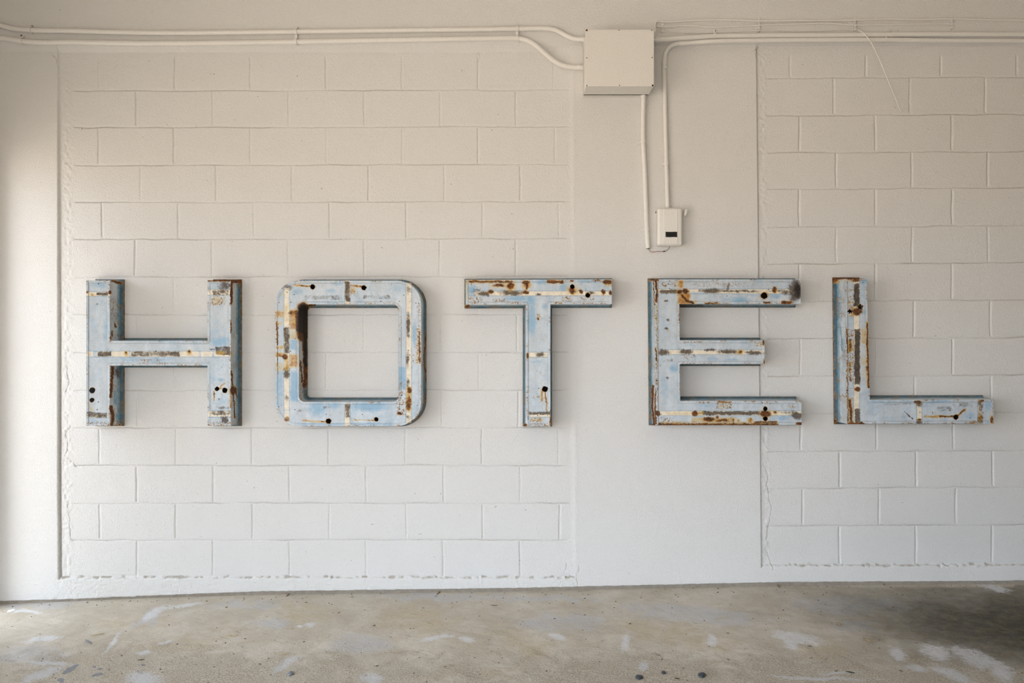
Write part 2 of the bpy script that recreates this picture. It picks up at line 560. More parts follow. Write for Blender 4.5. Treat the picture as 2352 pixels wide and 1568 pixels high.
def build_wall():
    vx = [v for r in LV + RV for v in r[2]] + [131, 133, 1320, 1327, 1740, 1748, 160]
    hy = [y for y in LY + RY] + [y - 3 for y in RY] + [98, 106, 114, 122, 1327, 1299, 1333, 1345, 1360, 1378]
    vx = vx + list(range(144, 178, 6)) + list(range(1286, 1336, 6)) + list(range(1752, 1786, 6))
    xs = dense(XL, 2372, vx, 6.5, 1.1, 4)
    xs = np.concatenate([xs, np.arange(2380, XR + 1, 8)])
    ys = dense(YT, YB, hy, 5.5, 1.0, 3.2)
    X, Y = np.meshgrid(xs, ys)
    h = np.zeros_like(X)            # towards the room, metres
    dirt_shade = np.zeros_like(X)
    wob = (vnoise(X, Y, 26, 1) - 0.5) * 2.2 + (vnoise(X, Y, 8, 2) - 0.5) * 1.4
    # --- panels
    le = 131 + (Y - 150) * 0.0018 + wob * 0.25
    re = 1320 + (Y - 150) * 0.0058
    soft_r = sstep(0, 1, (re - X + wob * 1.5) / 16.0)
    pL = sstep(0, 1, (X - le) / 2.5) * soft_r
    botL = 1328 + (vnoise(X, Y, 9, 5) - 0.5) * 5
    pL = pL * sstep(0, 1, (botL - Y) / 3.5)
    re2 = 1737.5 + (Y - 100) * 0.0098
    pR = sstep(0, 1, (X - re2 - wob * 0.4) / 3.0)
    botR = 1300 + (vnoise(X, Y, 9, 6) - 0.5) * 4
    pR = pR * sstep(0, 1, (botR - Y) / 3.5)
    panel = np.maximum(pL, pR)
    h -= REC * np.maximum(pL * np.interp(X, [131, 900, 1320], [1.0, 0.75, 0.2]), pR)
    # edge groove right of the left column and at the right side of the pilaster
    low = sstep(350, 900, Y)
    g = np.exp(-((X - le - 2.6) / 2.4) ** 2) * (Y > 150) * (Y < 1332)
    h -= g * (0.002 + 0.007 * low)
    dirt_shade += g * (0.15 + 0.45 * low)
    g = np.exp(-((X - re2 - 1.5) / 1.6) ** 2) * (Y > 112) * (Y < 1304)
    h -= g * 0.006
    dirt_shade += g * 0.4
    # troweled bead beside the pilaster
    g = np.exp(-((X - re + 4 + wob) / 5.0) ** 2) * (Y > 160) * (Y < 1320)
    h += g * 0.0012
    # bumpy margins next to the columns
    mL = np.exp(-((X - 152) / 12.0) ** 2) * (Y > 130) * (Y < 1325)
    mR = np.exp(-((X - re2 - 14) / 10.0) ** 2) * (Y > 120) * (Y < 1300)
    h += (mL + mR) * (vnoise(X, Y, 6, 9) - 0.4) * 0.006
    # --- joints
    def hor(y0, xa, xb, slope, seed, depth, sides):
        yy = y0 + slope * (X - xa) + (vnoise(X, Y * 0, 40, seed) - 0.5) * 2.4 + (vnoise(X, Y * 0, 9, seed + 3) - 0.5) * 0.8
        end = sstep(xa - 4, xa + 6, X) * sstep(xb + 6, xb - 6, X)
        d = Y - yy
        band = np.exp(-((d + 1.6) / 2.6) ** 2)
        line = np.exp(-(d / 1.05) ** 2)
        k = 0.55 + 0.75 * vnoise(X, Y * 0, 60, seed + 7)
        return end * k * (band * depth * 0.30 + line * depth), end * k * line

    def ver(x0, ya, yb, seed, depth):
        xx = x0 + (vnoise(X * 0, Y, 30, seed) - 0.5) * 1.6
        end = sstep(ya, ya + 4, Y) * sstep(yb, yb - 4, Y)
        d = X - xx
        k = 0.6 + 0.6 * _hash(np.array([x0]), np.array([ya]), 5)[0]
        line = np.exp(-(np.abs(d - 0.6) / 2.2) ** 3)
        return end * k * line * depth, end * k * np.exp(-((d + 1.6) / 1.2) ** 2)

    G = np.zeros_like(X)
    D = np.zeros_like(X)
    for i, y0 in enumerate(LY):
        xa = 165 + 8 * (_hash(np.array([i]), np.array([3]), 2)[0] - 0.3)
        a, b = hor(y0, xa, 1302 + 10 * _hash(np.array([i]), np.array([9]), 2)[0], -0.0012, 31 + i, 0.0048, 0)
        G += a
        D += b * 0.42
    for i, y0 in enumerate(RY):
        a, b = hor(y0, 1764, 2800, -0.006, 61 + i, 0.0056, 0)
        G += a
        D += b * 0.5
    for ya, yb, vv in LV:
        for x0 in vv:
            sel = 0.0032 if ya < 700 else 0.0038
            if x0 > 1268 and (ya not in (291, 463.5, 1157)):
                sel *= 0.5
            a, b = ver(x0, ya, yb - 2, int(x0 + ya), sel)
            if ya == 118:
                top = sstep(126, 134, Y)
                a, b = a * top, b * top
            G += a
            D += b * 0.32
    for ya, yb, vv in RV:
        for x0 in vv:
            a, b = ver(x0, ya - 0.005 * (x0 - 1764), yb - 2 - 0.006 * (x0 - 1764), int(x0 + ya), 0.0052)
            if ya == 118:
                top = sstep(120, 132, Y)
                a, b = a * top, b * top
            G += a
            D += b * 0.34
    h -= G
    dirt_shade += D  # joint dirt, strengthened to paint shade into the grooves
    # --- cracks
    cracks = [[(160, 981), (158, 983.6), (149, 996), (155, 1016), (148, 1048), (160, 1056), (172, 1072)],
              [(154, 1160), (156, 1174), (159.5, 1238), (167, 1244.5)],
              [(150, 842), (156, 872), (149, 900)],
              [(1331, 1298), (1332.5, 1311), (1322, 1318), (1327, 1334), (1329, 1347)],
              [(1304, 1294), (1297, 1314), (1319, 1326)],
              [(1756, 1066), (1766, 1091), (1764, 1117), (1774, 1174), (1768, 1200), (1761, 1267), (1771, 1292), (1778, 1311)],
              [(1100, 122), (1103, 131), (1097, 142)],
              [(121, 124), (129, 136), (130, 150)],
              [(1739, 104), (1733, 116)], [(1736, 112), (1738, 128)]]
    wx = X + (vnoise(X, Y, 7, 70) - 0.5) * 5
    wy = Y + (vnoise(X, Y, 7, 71) - 0.5) * 5
    for c in cracks:
        d = seg_dist(wx, wy, c)
        g = np.exp(-(d / 0.95) ** 2)
        h -= g * 0.0032
        dirt_shade += g * 0.5
    # --- rough crevice at the foot of the panels
    for bot, x0, x1, s in ((1328, 134, 1322, 5), (1300, 1750, 2800, 6)):
        inr = sstep(x0 - 3, x0 + 3, X) * sstep(x1 + 3, x1 - 3, X)
        d = Y - (bot + (vnoise(X, Y, 9, s) - 0.5) * 5) + 1.5
        g = np.exp(-(d / 2.6) ** 2) * inr
        k = sstep(0.35, 0.8, vnoise(X, Y, 6, s + 20))
        h -= g * (0.001 + 0.008 * k)
        dirt_shade += g * (0.18 + 0.5 * k)
    h += (vnoise(X, Y, 5, 77) - 0.5) * 0.003 * sstep(1326, 1336, Y) * (X < 1330)
    # --- beam across the top, with a sloped haunch below it
    hh = np.where(X < 1240, 22.0, np.where(X > 1330, 9.0, 22 - 13 * (X - 1240) / 90))
    hh = hh * sstep(-400, 60, X)
    bot = 97 + (vnoise(X, Y * 0, 50, 81) - 0.5) * 2
    k = 1 - np.clip((Y - bot) / hh, 0, 1)
    h = h * (1 - k) + BEAM * k
    # pilaster and columns: gentle unevenness
    h += (fbm(X, Y, 160, 90, 3) - 0.5) * 0.004
    # unpainted foot
    py = np.interp(X, PAINT_X, PAINT_Y) + (vnoise(X, Y * 0, 9, 95) - 0.5) * 1.0
    bare = sstep(-1.2, 1.2, Y - py)
    h -= 0.004 * bare
    # ochre flecks low on the panel
    W = np.stack([(X - 1176) / SC, -h, CAM_Z + (784 - Y) / SC], -1).reshape(-1, 3)
    o = mesh_obj('wall_back', W, grid_faces(len(xs), len(ys)), M_wall, None, True,
                 {'dirt_shade': np.clip(dirt_shade, 0, 1), 'bare': bare})
    tag(o, 'white painted concrete block wall with a plain pilaster and a beam across the top', 'wall', kind='structure')
    return o


build_wall()


# ------------------------------------------------------------------ floor and room shell
def floor_z(X):
    px = np.asarray(X, float) * SC + 1176
    return CAM_Z + (784 - np.interp(px, FLOOR_X, FLOOR_Y)) / SC


def E_(x, y, cx, cy, rx, ry, soft=0.35, ang=0.0):
    c, s = math.cos(math.radians(ang)), math.sin(math.radians(ang))
    dx, dy = x - cx, y - cy
    u = (dx * c + dy * s) / rx
    v = (-dx * s + dy * c) / ry
    r = np.sqrt(u * u + v * v)
    return sstep(1 + soft, 1 - soft, r)


def R_(x, y, x0, y0, x1, y1, soft=2.0):
    return (sstep(x0 - soft, x0 + soft, x) * sstep(x1 + soft, x1 - soft, x) *
            sstep(y0 - soft, y0 + soft, y) * sstep(y1 + soft, y1 - soft, y))


def L_(x, y, pts, w, soft=0.5):
    return sstep(w * (1 + soft), w * (1 - soft), seg_dist(x, y, pts))


X_LEFT = (XL - 1176) / SC + 0.004
X_RIGHT = (XR - 1176) / SC - 0.02
Y_FRONT = -4.9
Z_CEIL = CAM_Z + (784 - YT) / SC - 0.02


def build_floor():
    xs = np.arange(X_LEFT - 0.25, X_RIGHT + 0.1, 0.009)
    ys = np.concatenate([np.arange(0.03, -1.75, -0.0075), np.linspace(-1.8, Y_FRONT - 0.2, 24)])
    X, Y = np.meshgrid(xs, ys)
    Z = floor_z(X)
    Z = Z + (fbm(X * 100, Y * 100, 60, 4, 3) - 0.5) * 0.012 * sstep(0.05, 0.5, -Y)
    Z = Z + (vnoise(X * 100, Y * 100, 4, 14) - 0.5) * 0.003 * sstep(0.05, 0.4, -Y)
    px, py = proj(X, np.maximum(Y, -3.6), Z)
    far = Y < -1.75
    wx = px + (vnoise(px, py, 40, 201) - 0.5) * 40 + (vnoise(px, py, 12, 202) - 0.5) * 14
    wy = py + (vnoise(px, py, 30, 203) - 0.5) * 12 + (vnoise(px, py, 9, 204) - 0.5) * 5
    white = np.zeros_like(X)
    for a in [(1830, 1464, 62, 10, 12), (1822, 1476, 22, 12, 30), (2150, 1497, 38, 14, 15), (2240, 1512, 60, 14, 22),
              (2300, 1540, 40, 14, 30), (2105, 1532, 30, 7, 10), (2190, 1548, 60, 10, 20), (2060, 1500, 26, 12, 20),
              (1636, 1471, 11, 11, 0), (1473, 1529, 12, 8, 0), (1433, 1476, 8, 16, 20), (355, 1409, 44, 6, -28),
              (425, 1389, 45, 4, -8), (255, 1478, 38, 4, -50), (95, 1550, 60, 8, -20), (330, 1560, 42, 14, 0),
              (95, 1468, 50, 5, -6), (120, 1522, 55, 4, 4), (375, 1475, 16, 3, -12), (335, 1500, 20, 4, 0),
              (1000, 1464, 40, 4, -6), (1070, 1468, 22, 5, 5), (716, 1434, 12, 4, 0), (690, 1437, 10, 3, 0),
              (60, 1404, 40, 3, 4), (850, 1560, 26, 12, 0), (1280, 1463, 20, 6, 15), (660, 1525, 40, 6, -30),
              (2290, 1350, 36, 6, 15), (1920, 1545, 40, 3, -5), (1880, 1557, 120, 3, 2)]:
        white = np.maximum(white, E_(px + (wx - px) * 0.35, py + (wy - py) * 0.5, a[0], a[1], a[2], a[3] * 1.3, 0.8, a[4]) * 0.85)
    smooth = np.zeros_like(X)
    for a in [(60, 1502, 105, 24, 0), (40, 1385, 160, 16, 0), (330, 1424, 50, 14, -25), (830, 1480, 90, 26, 0),
              (1600, 1410, 190, 26, 5), (1950, 1390, 170, 22, 0), (1300, 1430, 120, 25, 0), (1000, 1370, 200, 12, 0),
              (560, 1390, 100, 12, 0), (1960, 1440, 80, 16, 0), (1250, 1375, 160, 8, 0), (620, 1430, 60, 12, 0)]:
        smooth = np.maximum(smooth, E_(wx, wy, a[0], a[1], a[2], a[3], 0.6, a[4]) * 0.85)
    yel = np.zeros_like(X)
    for a in [(700, 1410, 90, 26, 0), (960, 1420, 120, 40, 0), (300, 1430, 100, 20, 0), (420, 1480, 110, 30, -10),
              (1150, 1545, 60, 20, 0), (1550, 1460, 160, 30, 10), (1000, 1560, 40, 12, 0), (1900, 1500, 90, 30, 20),
              (200, 1520, 120, 16, -10), (1210, 1480, 60, 30, 20), (2140, 1520, 60, 20, 15)]:
        yel = np.maximum(yel, E_(wx, wy, a[0], a[1], a[2], a[3], 0.7, a[4]) * 0.75)
    dark = sstep(1520, 2430, wx) * (0.42 + 0.62 * np.exp(-((wy - 1440 - (wx - 2250) * 0.12) / np.where(wy > 1440, 62.0, 85.0)) ** 2))  # damp stain plus painted-in shade, deepening towards the right
    dark = np.clip(dark, 0, 1)
    dark = dark * sstep(1341, 1352, py + (px > 2330) * 5)
    dark = dark * (1 - 0.35 * E_(wx, wy, 2120, 1560, 260, 34, 0.6, 0))
    rough = sstep(1390, 1600, wy + 40 * (fbm(px, py, 150, 33, 3) - 0.5)) * 1.0
    rough = np.maximum(rough * (0.55 + 0.6 * fbm(px, py, 120, 37, 3)), E_(wx, wy, 400, 1500, 120, 40, 0.5) * 0.5)
    grey = np.zeros_like(X)
    for a in [(161, 1537, 22, 5, -32), (216, 1531, 5, 3, 30), (229, 1536, 6, 2.5, -15), (223, 1549, 14, 3.5, -12), (140, 1562, 8, 6, 0), (328, 1527, 6, 2.5, 10)]:
        grey = np.maximum(grey, E_(px + (vnoise(px, py, 6, 44) - .5) * 5, py, a[0], a[1], a[2], a[3], 0.2, a[4]))
    z0 = [np.where(far, v, m) for m, v in ((white, 0.0), (smooth, 0.3), (yel, 0.3), (dark, np.where(X > 0.8, 0.6, 0.1)), (rough, 0.6), (grey, 0))]
    V = np.stack([X, Y, Z], -1).reshape(-1, 3)
    o = mesh_obj('floor', V, grid_faces(len(xs), len(ys)), M_floor, None, True,
                 dict(zip(('f_white', 'f_smooth', 'f_yellow', 'f_dark', 'f_rough', 'f_grey'), z0)))
    tag(o, 'worn stained concrete floor, dark towards the right with damp and painted shade', 'floor', kind='structure')


build_floor()

OPEN_TOP = CAM_Z + (784 - 370) / SC      # lintel of the side opening


def shell():
    zt, zb = Z_CEIL, -0.25
    m = MB()      # unseen left wall: piers, lintel and solid stretch shaped to balance the light
    x1, x0 = X_LEFT, X_LEFT - 0.2
    m.box(x0, x1, -0.11, 0.0, zb, zt)
    m.box(x0, x1, -0.50, -0.11, OPEN_TOP, zt)
    m.box(x0, x1, -2.0, -0.50, zb, zt)
    m.box(x0, x1, -4.75, -2.0, 2.3, zt)
    m.box(x0, x1, Y_FRONT, -4.75, zb, zt)
    tag(m.build('wall_left', M_sidewall), 'unseen left side wall, doorway and open bay shaped for the light', 'wall', kind='structure')
    m = MB()
    m.box(X_RIGHT, X_RIGHT + 0.2, Y_FRONT, 0.0, zb, zt)
    tag(m.build('wall_right', M_dimwall), 'right side wall', 'wall', kind='structure')
    m = MB()      # unseen street side: garage opening sized to steer the daylight
    m.box(X_LEFT, -2.45, Y_FRONT - 0.2, Y_FRONT, zb, zt)
    m.box(0.9, X_RIGHT, Y_FRONT - 0.2, Y_FRONT, zb, zt)
    m.box(-2.45, 0.9, Y_FRONT - 0.2, Y_FRONT, 2.15, zt)
    tag(m.build('wall_front', M_sidewall), 'unseen street side wall, garage opening sized to steer the daylight', 'wall', kind='structure')
    m = MB()
    m.box(X_LEFT - 0.2, X_RIGHT + 0.2, Y_FRONT - 0.2, 0.2, zt, zt + 0.15)
    tag(m.build('ceiling', M_ceil), 'painted ceiling', 'ceiling', kind='structure')
    m = MB()      # solid masonry behind the visible face of the block wall
    m.box(X_LEFT - 0.2, X_RIGHT + 0.2, 0.03, 0.2, zb, zt)
    m.build('masonry_core', M_sidewall, bpy.data.objects['wall_back'])


shell()

# ------------------------------------------------------------------ the sign letters
DEP = 0.126


def resample(poly, step):
    out, corner = [], []
    n = len(poly)
    for i in range(n):
        a, b = np.array(poly[i], float), np.array(poly[(i + 1) % n], float)
        k = max(1, int(round(np.linalg.norm(b - a) / step)))
        for j in range(k):
            out.append(a + (b - a) * j / k)
    return np.array(out)


def normals(P):
    d = np.roll(P, -1, 0) - P
    d /= np.linalg.norm(d, axis=1)[:, None]
    n1 = np.stack([d[:, 1], -d[:, 0]], 1)
    n0 = np.roll(n1, 1, 0)
    s = n0 + n1
    return s / (1 + (n0 * n1).sum(1))[:, None]


def rrect(x0, y0, x1, y1, r, ns, nc):
    """clockwise on screen, same number of points whatever the size"""
    pts = []
    cs = [(x1 - r, y0 + r, -90), (x1 - r, y1 - r, 0), (x0 + r, y1 - r, 90), (x0 + r, y0 + r, 180)]
    starts = [(x0 + r, y0), (x1, y0 + r), (x1 - r, y1), (x0, y1 - r)]
    ends = [(x1 - r, y0), (x1, y1 - r), (x0 + r, y1), (x0, y0 + r)]
    for i in range(4):
        s, e = np.array(starts[i]), np.array(ends[i])
        for j in range(ns):
            pts.append(s + (e - s) * j / ns)
        cx, cy, a0 = cs[i]
        for j in range(nc):
            a = math.radians(a0 + 90 * j / nc)
            pts.append(np.array([cx + r * math.cos(a), cy + r * math.sin(a)]))
    return np.array(pts)


SCREW_ME = None


def screw_mesh():
    m = MB()
    n = 10
    r, h = 0.0026, 0.0014
    v = [(r * math.cos(a), 0.001, r * math.sin(a)) for a in np.linspace(0, 2 * math.pi, n, endpoint=False)]
    v += [(0.8 * r * math.cos(a), -h, 0.8 * r * math.sin(a)) for a in np.linspace(0, 2 * math.pi, n, endpoint=False)]
    f = [(k, (k + 1) % n, n + (k + 1) % n, n + k) for k in range(n)] + [tuple(range(n, 2 * n)), tuple(range(n - 1, -1, -1))]
    m.add(v, f)
    me = bpy.data.meshes.new('screw_hole_dot')
    me.from_pydata(m.v, [], m.f)
    me.materials.append(M_screw)
    return me


SCREW_ME = screw_mesh()


def make_letter(ch, label, polys, rects, org, paint, holes, hole_dots, yback, warp=None, seams=(), oface=None):
    """polys: closed outlines in photograph pixels on the front plane (clockwise; holes anticlockwise)"""
    yf = yback - DEP
    fs = F / (CAM_D + yf)              # pixels per metre on the front plane
    warp = warp or (lambda x, y: (x, y))
    cs = 4.1275

    def w3(px, py, Y):
        return np.stack([(px - 1176) / fs, np.full(np.shape(px), Y) if np.isscalar(Y) else Y, CAM_Z + (784 - py) / fs], -1)

    wpolys = []
    for P in polys:
        P = np.array(P, float)
        a, b = warp(P[:, 0], P[:, 1])
        wpolys.append(np.stack([a, b], 1))
    allp = np.concatenate(wpolys)
    base = np.array([(allp[:, 0].mean() - 1176) / fs, yback, CAM_Z + (784 - allp[:, 1].max()) / fs])
    root = empty('sign_letter', tuple(base), label, 'letter', 'rusty marquee letters spelling hotel')

    def masks(px, py, edge=None, kind='face', depth=None):
        x = (px - org[0]) * cs
        y = (py - org[1]) * cs
        wx = x + (vnoise(x, y, 30, 301) - 0.5) * 9 + (vnoise(x, y, 9, 302) - 0.5) * 9
        wy = y + (vnoise(x, y, 30, 303) - 0.5) * 9 + (vnoise(x, y, 9, 304) - 0.5) * 9
        m = {k: np.zeros_like(x) for k in ('m_blue', 'm_rust', 'm_ochre', 'm_cream', 'm_soot', 'm_speck', 'm_seam', 'm_dark')}
        key = dict(b='m_blue', r='m_rust', o='m_ochre', c='m_cream', s='m_soot', k='m_speck', l='m_seam', d='m_dark')
        for it in paint:
            kd, sh = it[0], it[1]
            a = it[2] if len(it) > 2 and not isinstance(it[2], (list, tuple)) else 1.0
            p = sh[1:]
            hard = kd in 'cl'
            ux, uy = (x, y) if hard else (wx, wy)
            if kd == 'c':
                ux, uy = x + (wx - x) * 0.25, y + (wy - y) * 0.25
            if sh[0] == 'R':
                v = R_(ux, uy, *p[:4], 3 if hard else (20 if kd in 'ob' else 9))
            elif sh[0] == 'E':
                v = E_(ux, uy, p[0], p[1], p[2], p[3], 0.9 if kd in 'obsd' else 0.6)
            else:
                v = L_(ux, uy, p[0], p[1] * 0.5, 0.6)
            if kd == 'u':
                m['m_cream'] = m['m_cream'] * (1 - v)
                continue
            m[key[kd]] = np.maximum(m[key[kd]], v * a)
        m['m_blue'] = np.maximum(m['m_blue'], 0.30 + 0.35 * (fbm(x, y, 160, 310 + ord(ch), 3) - 0.5))
        if kind == 'face':
            # folded rim a hand's breadth of pixels inside the outline, blue hairlines along the bare strips
            m['m_seam'] = np.maximum(m['m_seam'], np.exp(-((edge - 5.8) / 0.62) ** 2) * (0.35 + 0.75 * vnoise(x, y, 90, 320)))
            m['m_speck'] = np.maximum(m['m_speck'], sstep(6, 1, edge) * sstep(0.52, 0.75, vnoise(x, y, 60, 321)) * 0.9)
            for it in paint:
                if it[0] == 'c' and it[1][0] == 'R':
                    x0, y0, x1, y1 = it[1][1:5]
                    if x1 - x0 > y1 - y0:
                        ln = np.minimum(np.abs(y - y0), np.abs(y - y1)) + 1e3 * ((x < x0) | (x > x1))
                    else:
                        ln = np.minimum(np.abs(x - x0), np.abs(x - x1)) + 1e3 * ((y < y0) | (y > y1))
                    m['m_blue'] = np.maximum(m['m_blue'], np.exp(-(ln / 7) ** 2) * 0.9)
                    m['m_seam'] = np.maximum(m['m_seam'], np.exp(-(ln / 2.5) ** 2) * 0.45)
        else:
            m['m_speck'] = np.maximum(m['m_speck'], 0.8 * sstep(0.60, 0.8, vnoise(x, y, 70, 330)))
        return m

    # ---- face panel
    if oface is None:
        bx = sorted({v for r in rects for v in (r[0], r[2])})
        by = sorted({v for r in rects for v in (r[1], r[3])})

        def sub(b):
            out = []
            for p, q in zip(b[:-1], b[1:]):
                k = max(1, int(math.ceil((q - p) / 1.25)))
                out += [p + (q - p) * j / k for j in range(k)]
            return np.array(out + [b[-1]])
        gx, gy = sub(bx), sub(by)
        X, Y = np.meshgrid(gx, gy)
        Q = grid_faces(len(gx), len(gy))
        cx = (X[:-1, :-1] + X[1:, 1:]) / 2
        cy = (Y[:-1, :-1] + Y[1:, 1:]) / 2
        ins = np.zeros_like(cx, bool)
        for r in rects:
            ins |= (cx > r[0]) & (cx < r[2]) & (cy > r[1]) & (cy < r[3])
        Q = Q[ins.ravel()]
        px, py = X.ravel(), Y.ravel()
        px, py = warp(px, py)
    else:
        A, B = oface
        rows = 44
        n = len(A)
        T = np.linspace(0, 1, rows + 1)
        P = A[None] * (1 - T[:, None, None]) + B[None] * T[:, None, None]
        P = P.reshape(-1, 2)
        px, py = P[:, 0], P[:, 1]
        q = []
        k = np.arange(n)
        for i in range(rows):
            q.append(np.stack([i * n + k, (i + 1) * n + k, (i + 1) * n + (k + 1) % n, i * n + (k + 1) % n], 1))
        Q = np.concatenate(q)
    px, py = np.array(px), np.array(py)
    edge = np.full(px.shape, 1e9)
    for P in wpolys:
        PP = [tuple(p) for p in (P if len(P) < 40 else P[::3])]
        edge = np.minimum(edge, seg_dist(px, py, PP + [PP[0]]))
    kill = np.zeros(len(Q), bool)
    hr = []
    for (hx, hy, r, *rg) in holes:
        hx, hy, r = org[0] + hx / cs, org[1] + hy / cs, r / cs
        d = np.hypot(px - hx, py - hy)
        ang = np.arctan2(py - hy, px - hx)
        rr = np.full_like(d, r)
        if rg:
            rr = r * (1 + 0.30 * np.sin(ang * 5 + hx) + 0.14 * np.sin(ang * 9))
        near = np.abs(d - rr) < 0.75
        s = np.where(near, rr / np.maximum(d, 1e-6), 1.0)
        px, py = hx + (px - hx) * s, hy + (py - hy) * s
        d2 = np.hypot(px - hx, py - hy)
        inside = d2 <= rr + 1e-3
        kill |= inside[Q].all(1) | (np.hypot(px[Q].mean(1) - hx, py[Q].mean(1) - hy) < 0.93 * r * (0.72 if rg else 1))
        hr.append((hx, hy, r))
    Q = Q[~kill]
    m = masks(px, py, edge)
    for hx, hy, r in hr:
        d = np.hypot(px - hx, py - hy)
        m['m_ochre'] = np.maximum(m['m_ochre'], 0.6 * sstep(r + 3.0, r + 0.3, d) * sstep(0.3, 0.7, vnoise(px, py, 4, 340)))
        m['m_rust'] = np.maximum(m['m_rust'], 0.8 * sstep(r + 1.6, r + 0.2, d) * sstep(0.25, 0.6, vnoise(px, py, 3, 341)))
    used = np.zeros(len(px), bool)
    used[Q.ravel()] = True
    idx = np.cumsum(used) - 1
    bulge = (fbm(px, py, 60, 350 + ord(ch), 2) - 0.5) * 0.003 * sstep(0, 8, edge)
    rim = -0.0012 * sstep(7.2, 5.2, edge) + 0.0008 * np.exp(-((edge - 5.9) / 0.9) ** 2)
    W = w3(px, py, yf + 0.0 * px + bulge + rim)
    face = mesh_obj('face_panel', (W - base)[used], idx[Q], M_face, root, True, {k: v[used] for k, v in m.items()})

    # ---- side wall and back flange, swept around every outline
    prof_side = [(0.0, DEP), (0.0, DEP - 0.006), (0.0, 0.105), (0.0, 0.09), (0.0, 0.075), (0.0, 0.06), (0.0005, 0.048), (0.002, 0.040), (0.004, 0.034)]
    prof_fl = [(0.004, 0.034), (0.006, 0.031), (0.0068, 0.026), (0.0075, 0.020), (0.011, 0.017), (0.0135, 0.014), (0.0140, 0.008), (0.0140, 0.0), (0.004, 0.0)]
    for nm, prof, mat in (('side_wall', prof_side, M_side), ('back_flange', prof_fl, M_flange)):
        V, Fc, mk = [], [], []
        off = 0
        for P in wpolys:
            R = resample(P, 1.6) if len(P) < 40 else P
            N = normals(R)
            n = len(R)
            for (o_, dd) in prof:
                Pm = R + N * (o_ * fs)
                V.append(w3(Pm[:, 0], Pm[:, 1], yback - dd))
            k = np.arange(n)
            for i in range(len(prof) - 1):
                Fc.append(np.stack([off + i * n + k, off + (i + 1) * n + k, off + (i + 1) * n + (k + 1) % n, off + i * n + (k + 1) % n], 1))
            off += n * len(prof)
        V = np.concatenate(V)
        qx, qy = proj(V[:, 0], V[:, 1], V[:, 2])
        m = masks(qx, qy, None, 'side')
        dd = (yback - V[:, 1])
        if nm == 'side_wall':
            m['m_blue'] = np.maximum(m['m_blue'], 0.95 * sstep(0.066, 0.040, dd))  # back of the sides goes dark blue: real paint plus painted-in shade
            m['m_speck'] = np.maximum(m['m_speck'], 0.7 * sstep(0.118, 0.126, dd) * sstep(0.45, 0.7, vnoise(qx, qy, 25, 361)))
        else:
            m['m_rust'] = np.maximum(m['m_rust'], sstep(0.016, 0.006, dd) * (0.25 + 0.6 * vnoise(qx, qy, 22, 362)))
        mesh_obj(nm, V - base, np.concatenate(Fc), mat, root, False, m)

    # ---- back sheet closing the channel
    b = MB()
    if oface is None:
        for r in rects:
            cxs = np.array([r[0], r[2], r[2], r[0]], float)
            cys = np.array([r[1], r[1], r[3], r[3]], float)
            cxs, cys = warp(cxs, cys)
            b.add(w3(cxs, cys, yback - 0.006) - base, [(0, 1, 2, 3)])
    else:
        A, B = oface
        n = len(A)
        b.add(np.concatenate([w3(A[:, 0], A[:, 1], yback - 0.006), w3(B[:, 0], B[:, 1], yback - 0.006)]) - base,
              [(k, (k + 1) % n, n + (k + 1) % n, n + k) for k in range(n)])
    b.build('back_panel', M_inner, root)
    for sx, sy in hole_dots:
        s = bpy.data.objects.new('screw_hole_dot', SCREW_ME)  # dark disc standing in for a small hole in the sheet
        link(s, root)
        sx, sy = org[0] + sx / cs, org[1] + sy / cs
        s.location = tuple(w3(np.array(sx), np.array(sy), yf - 0.0008) - base)
    return root


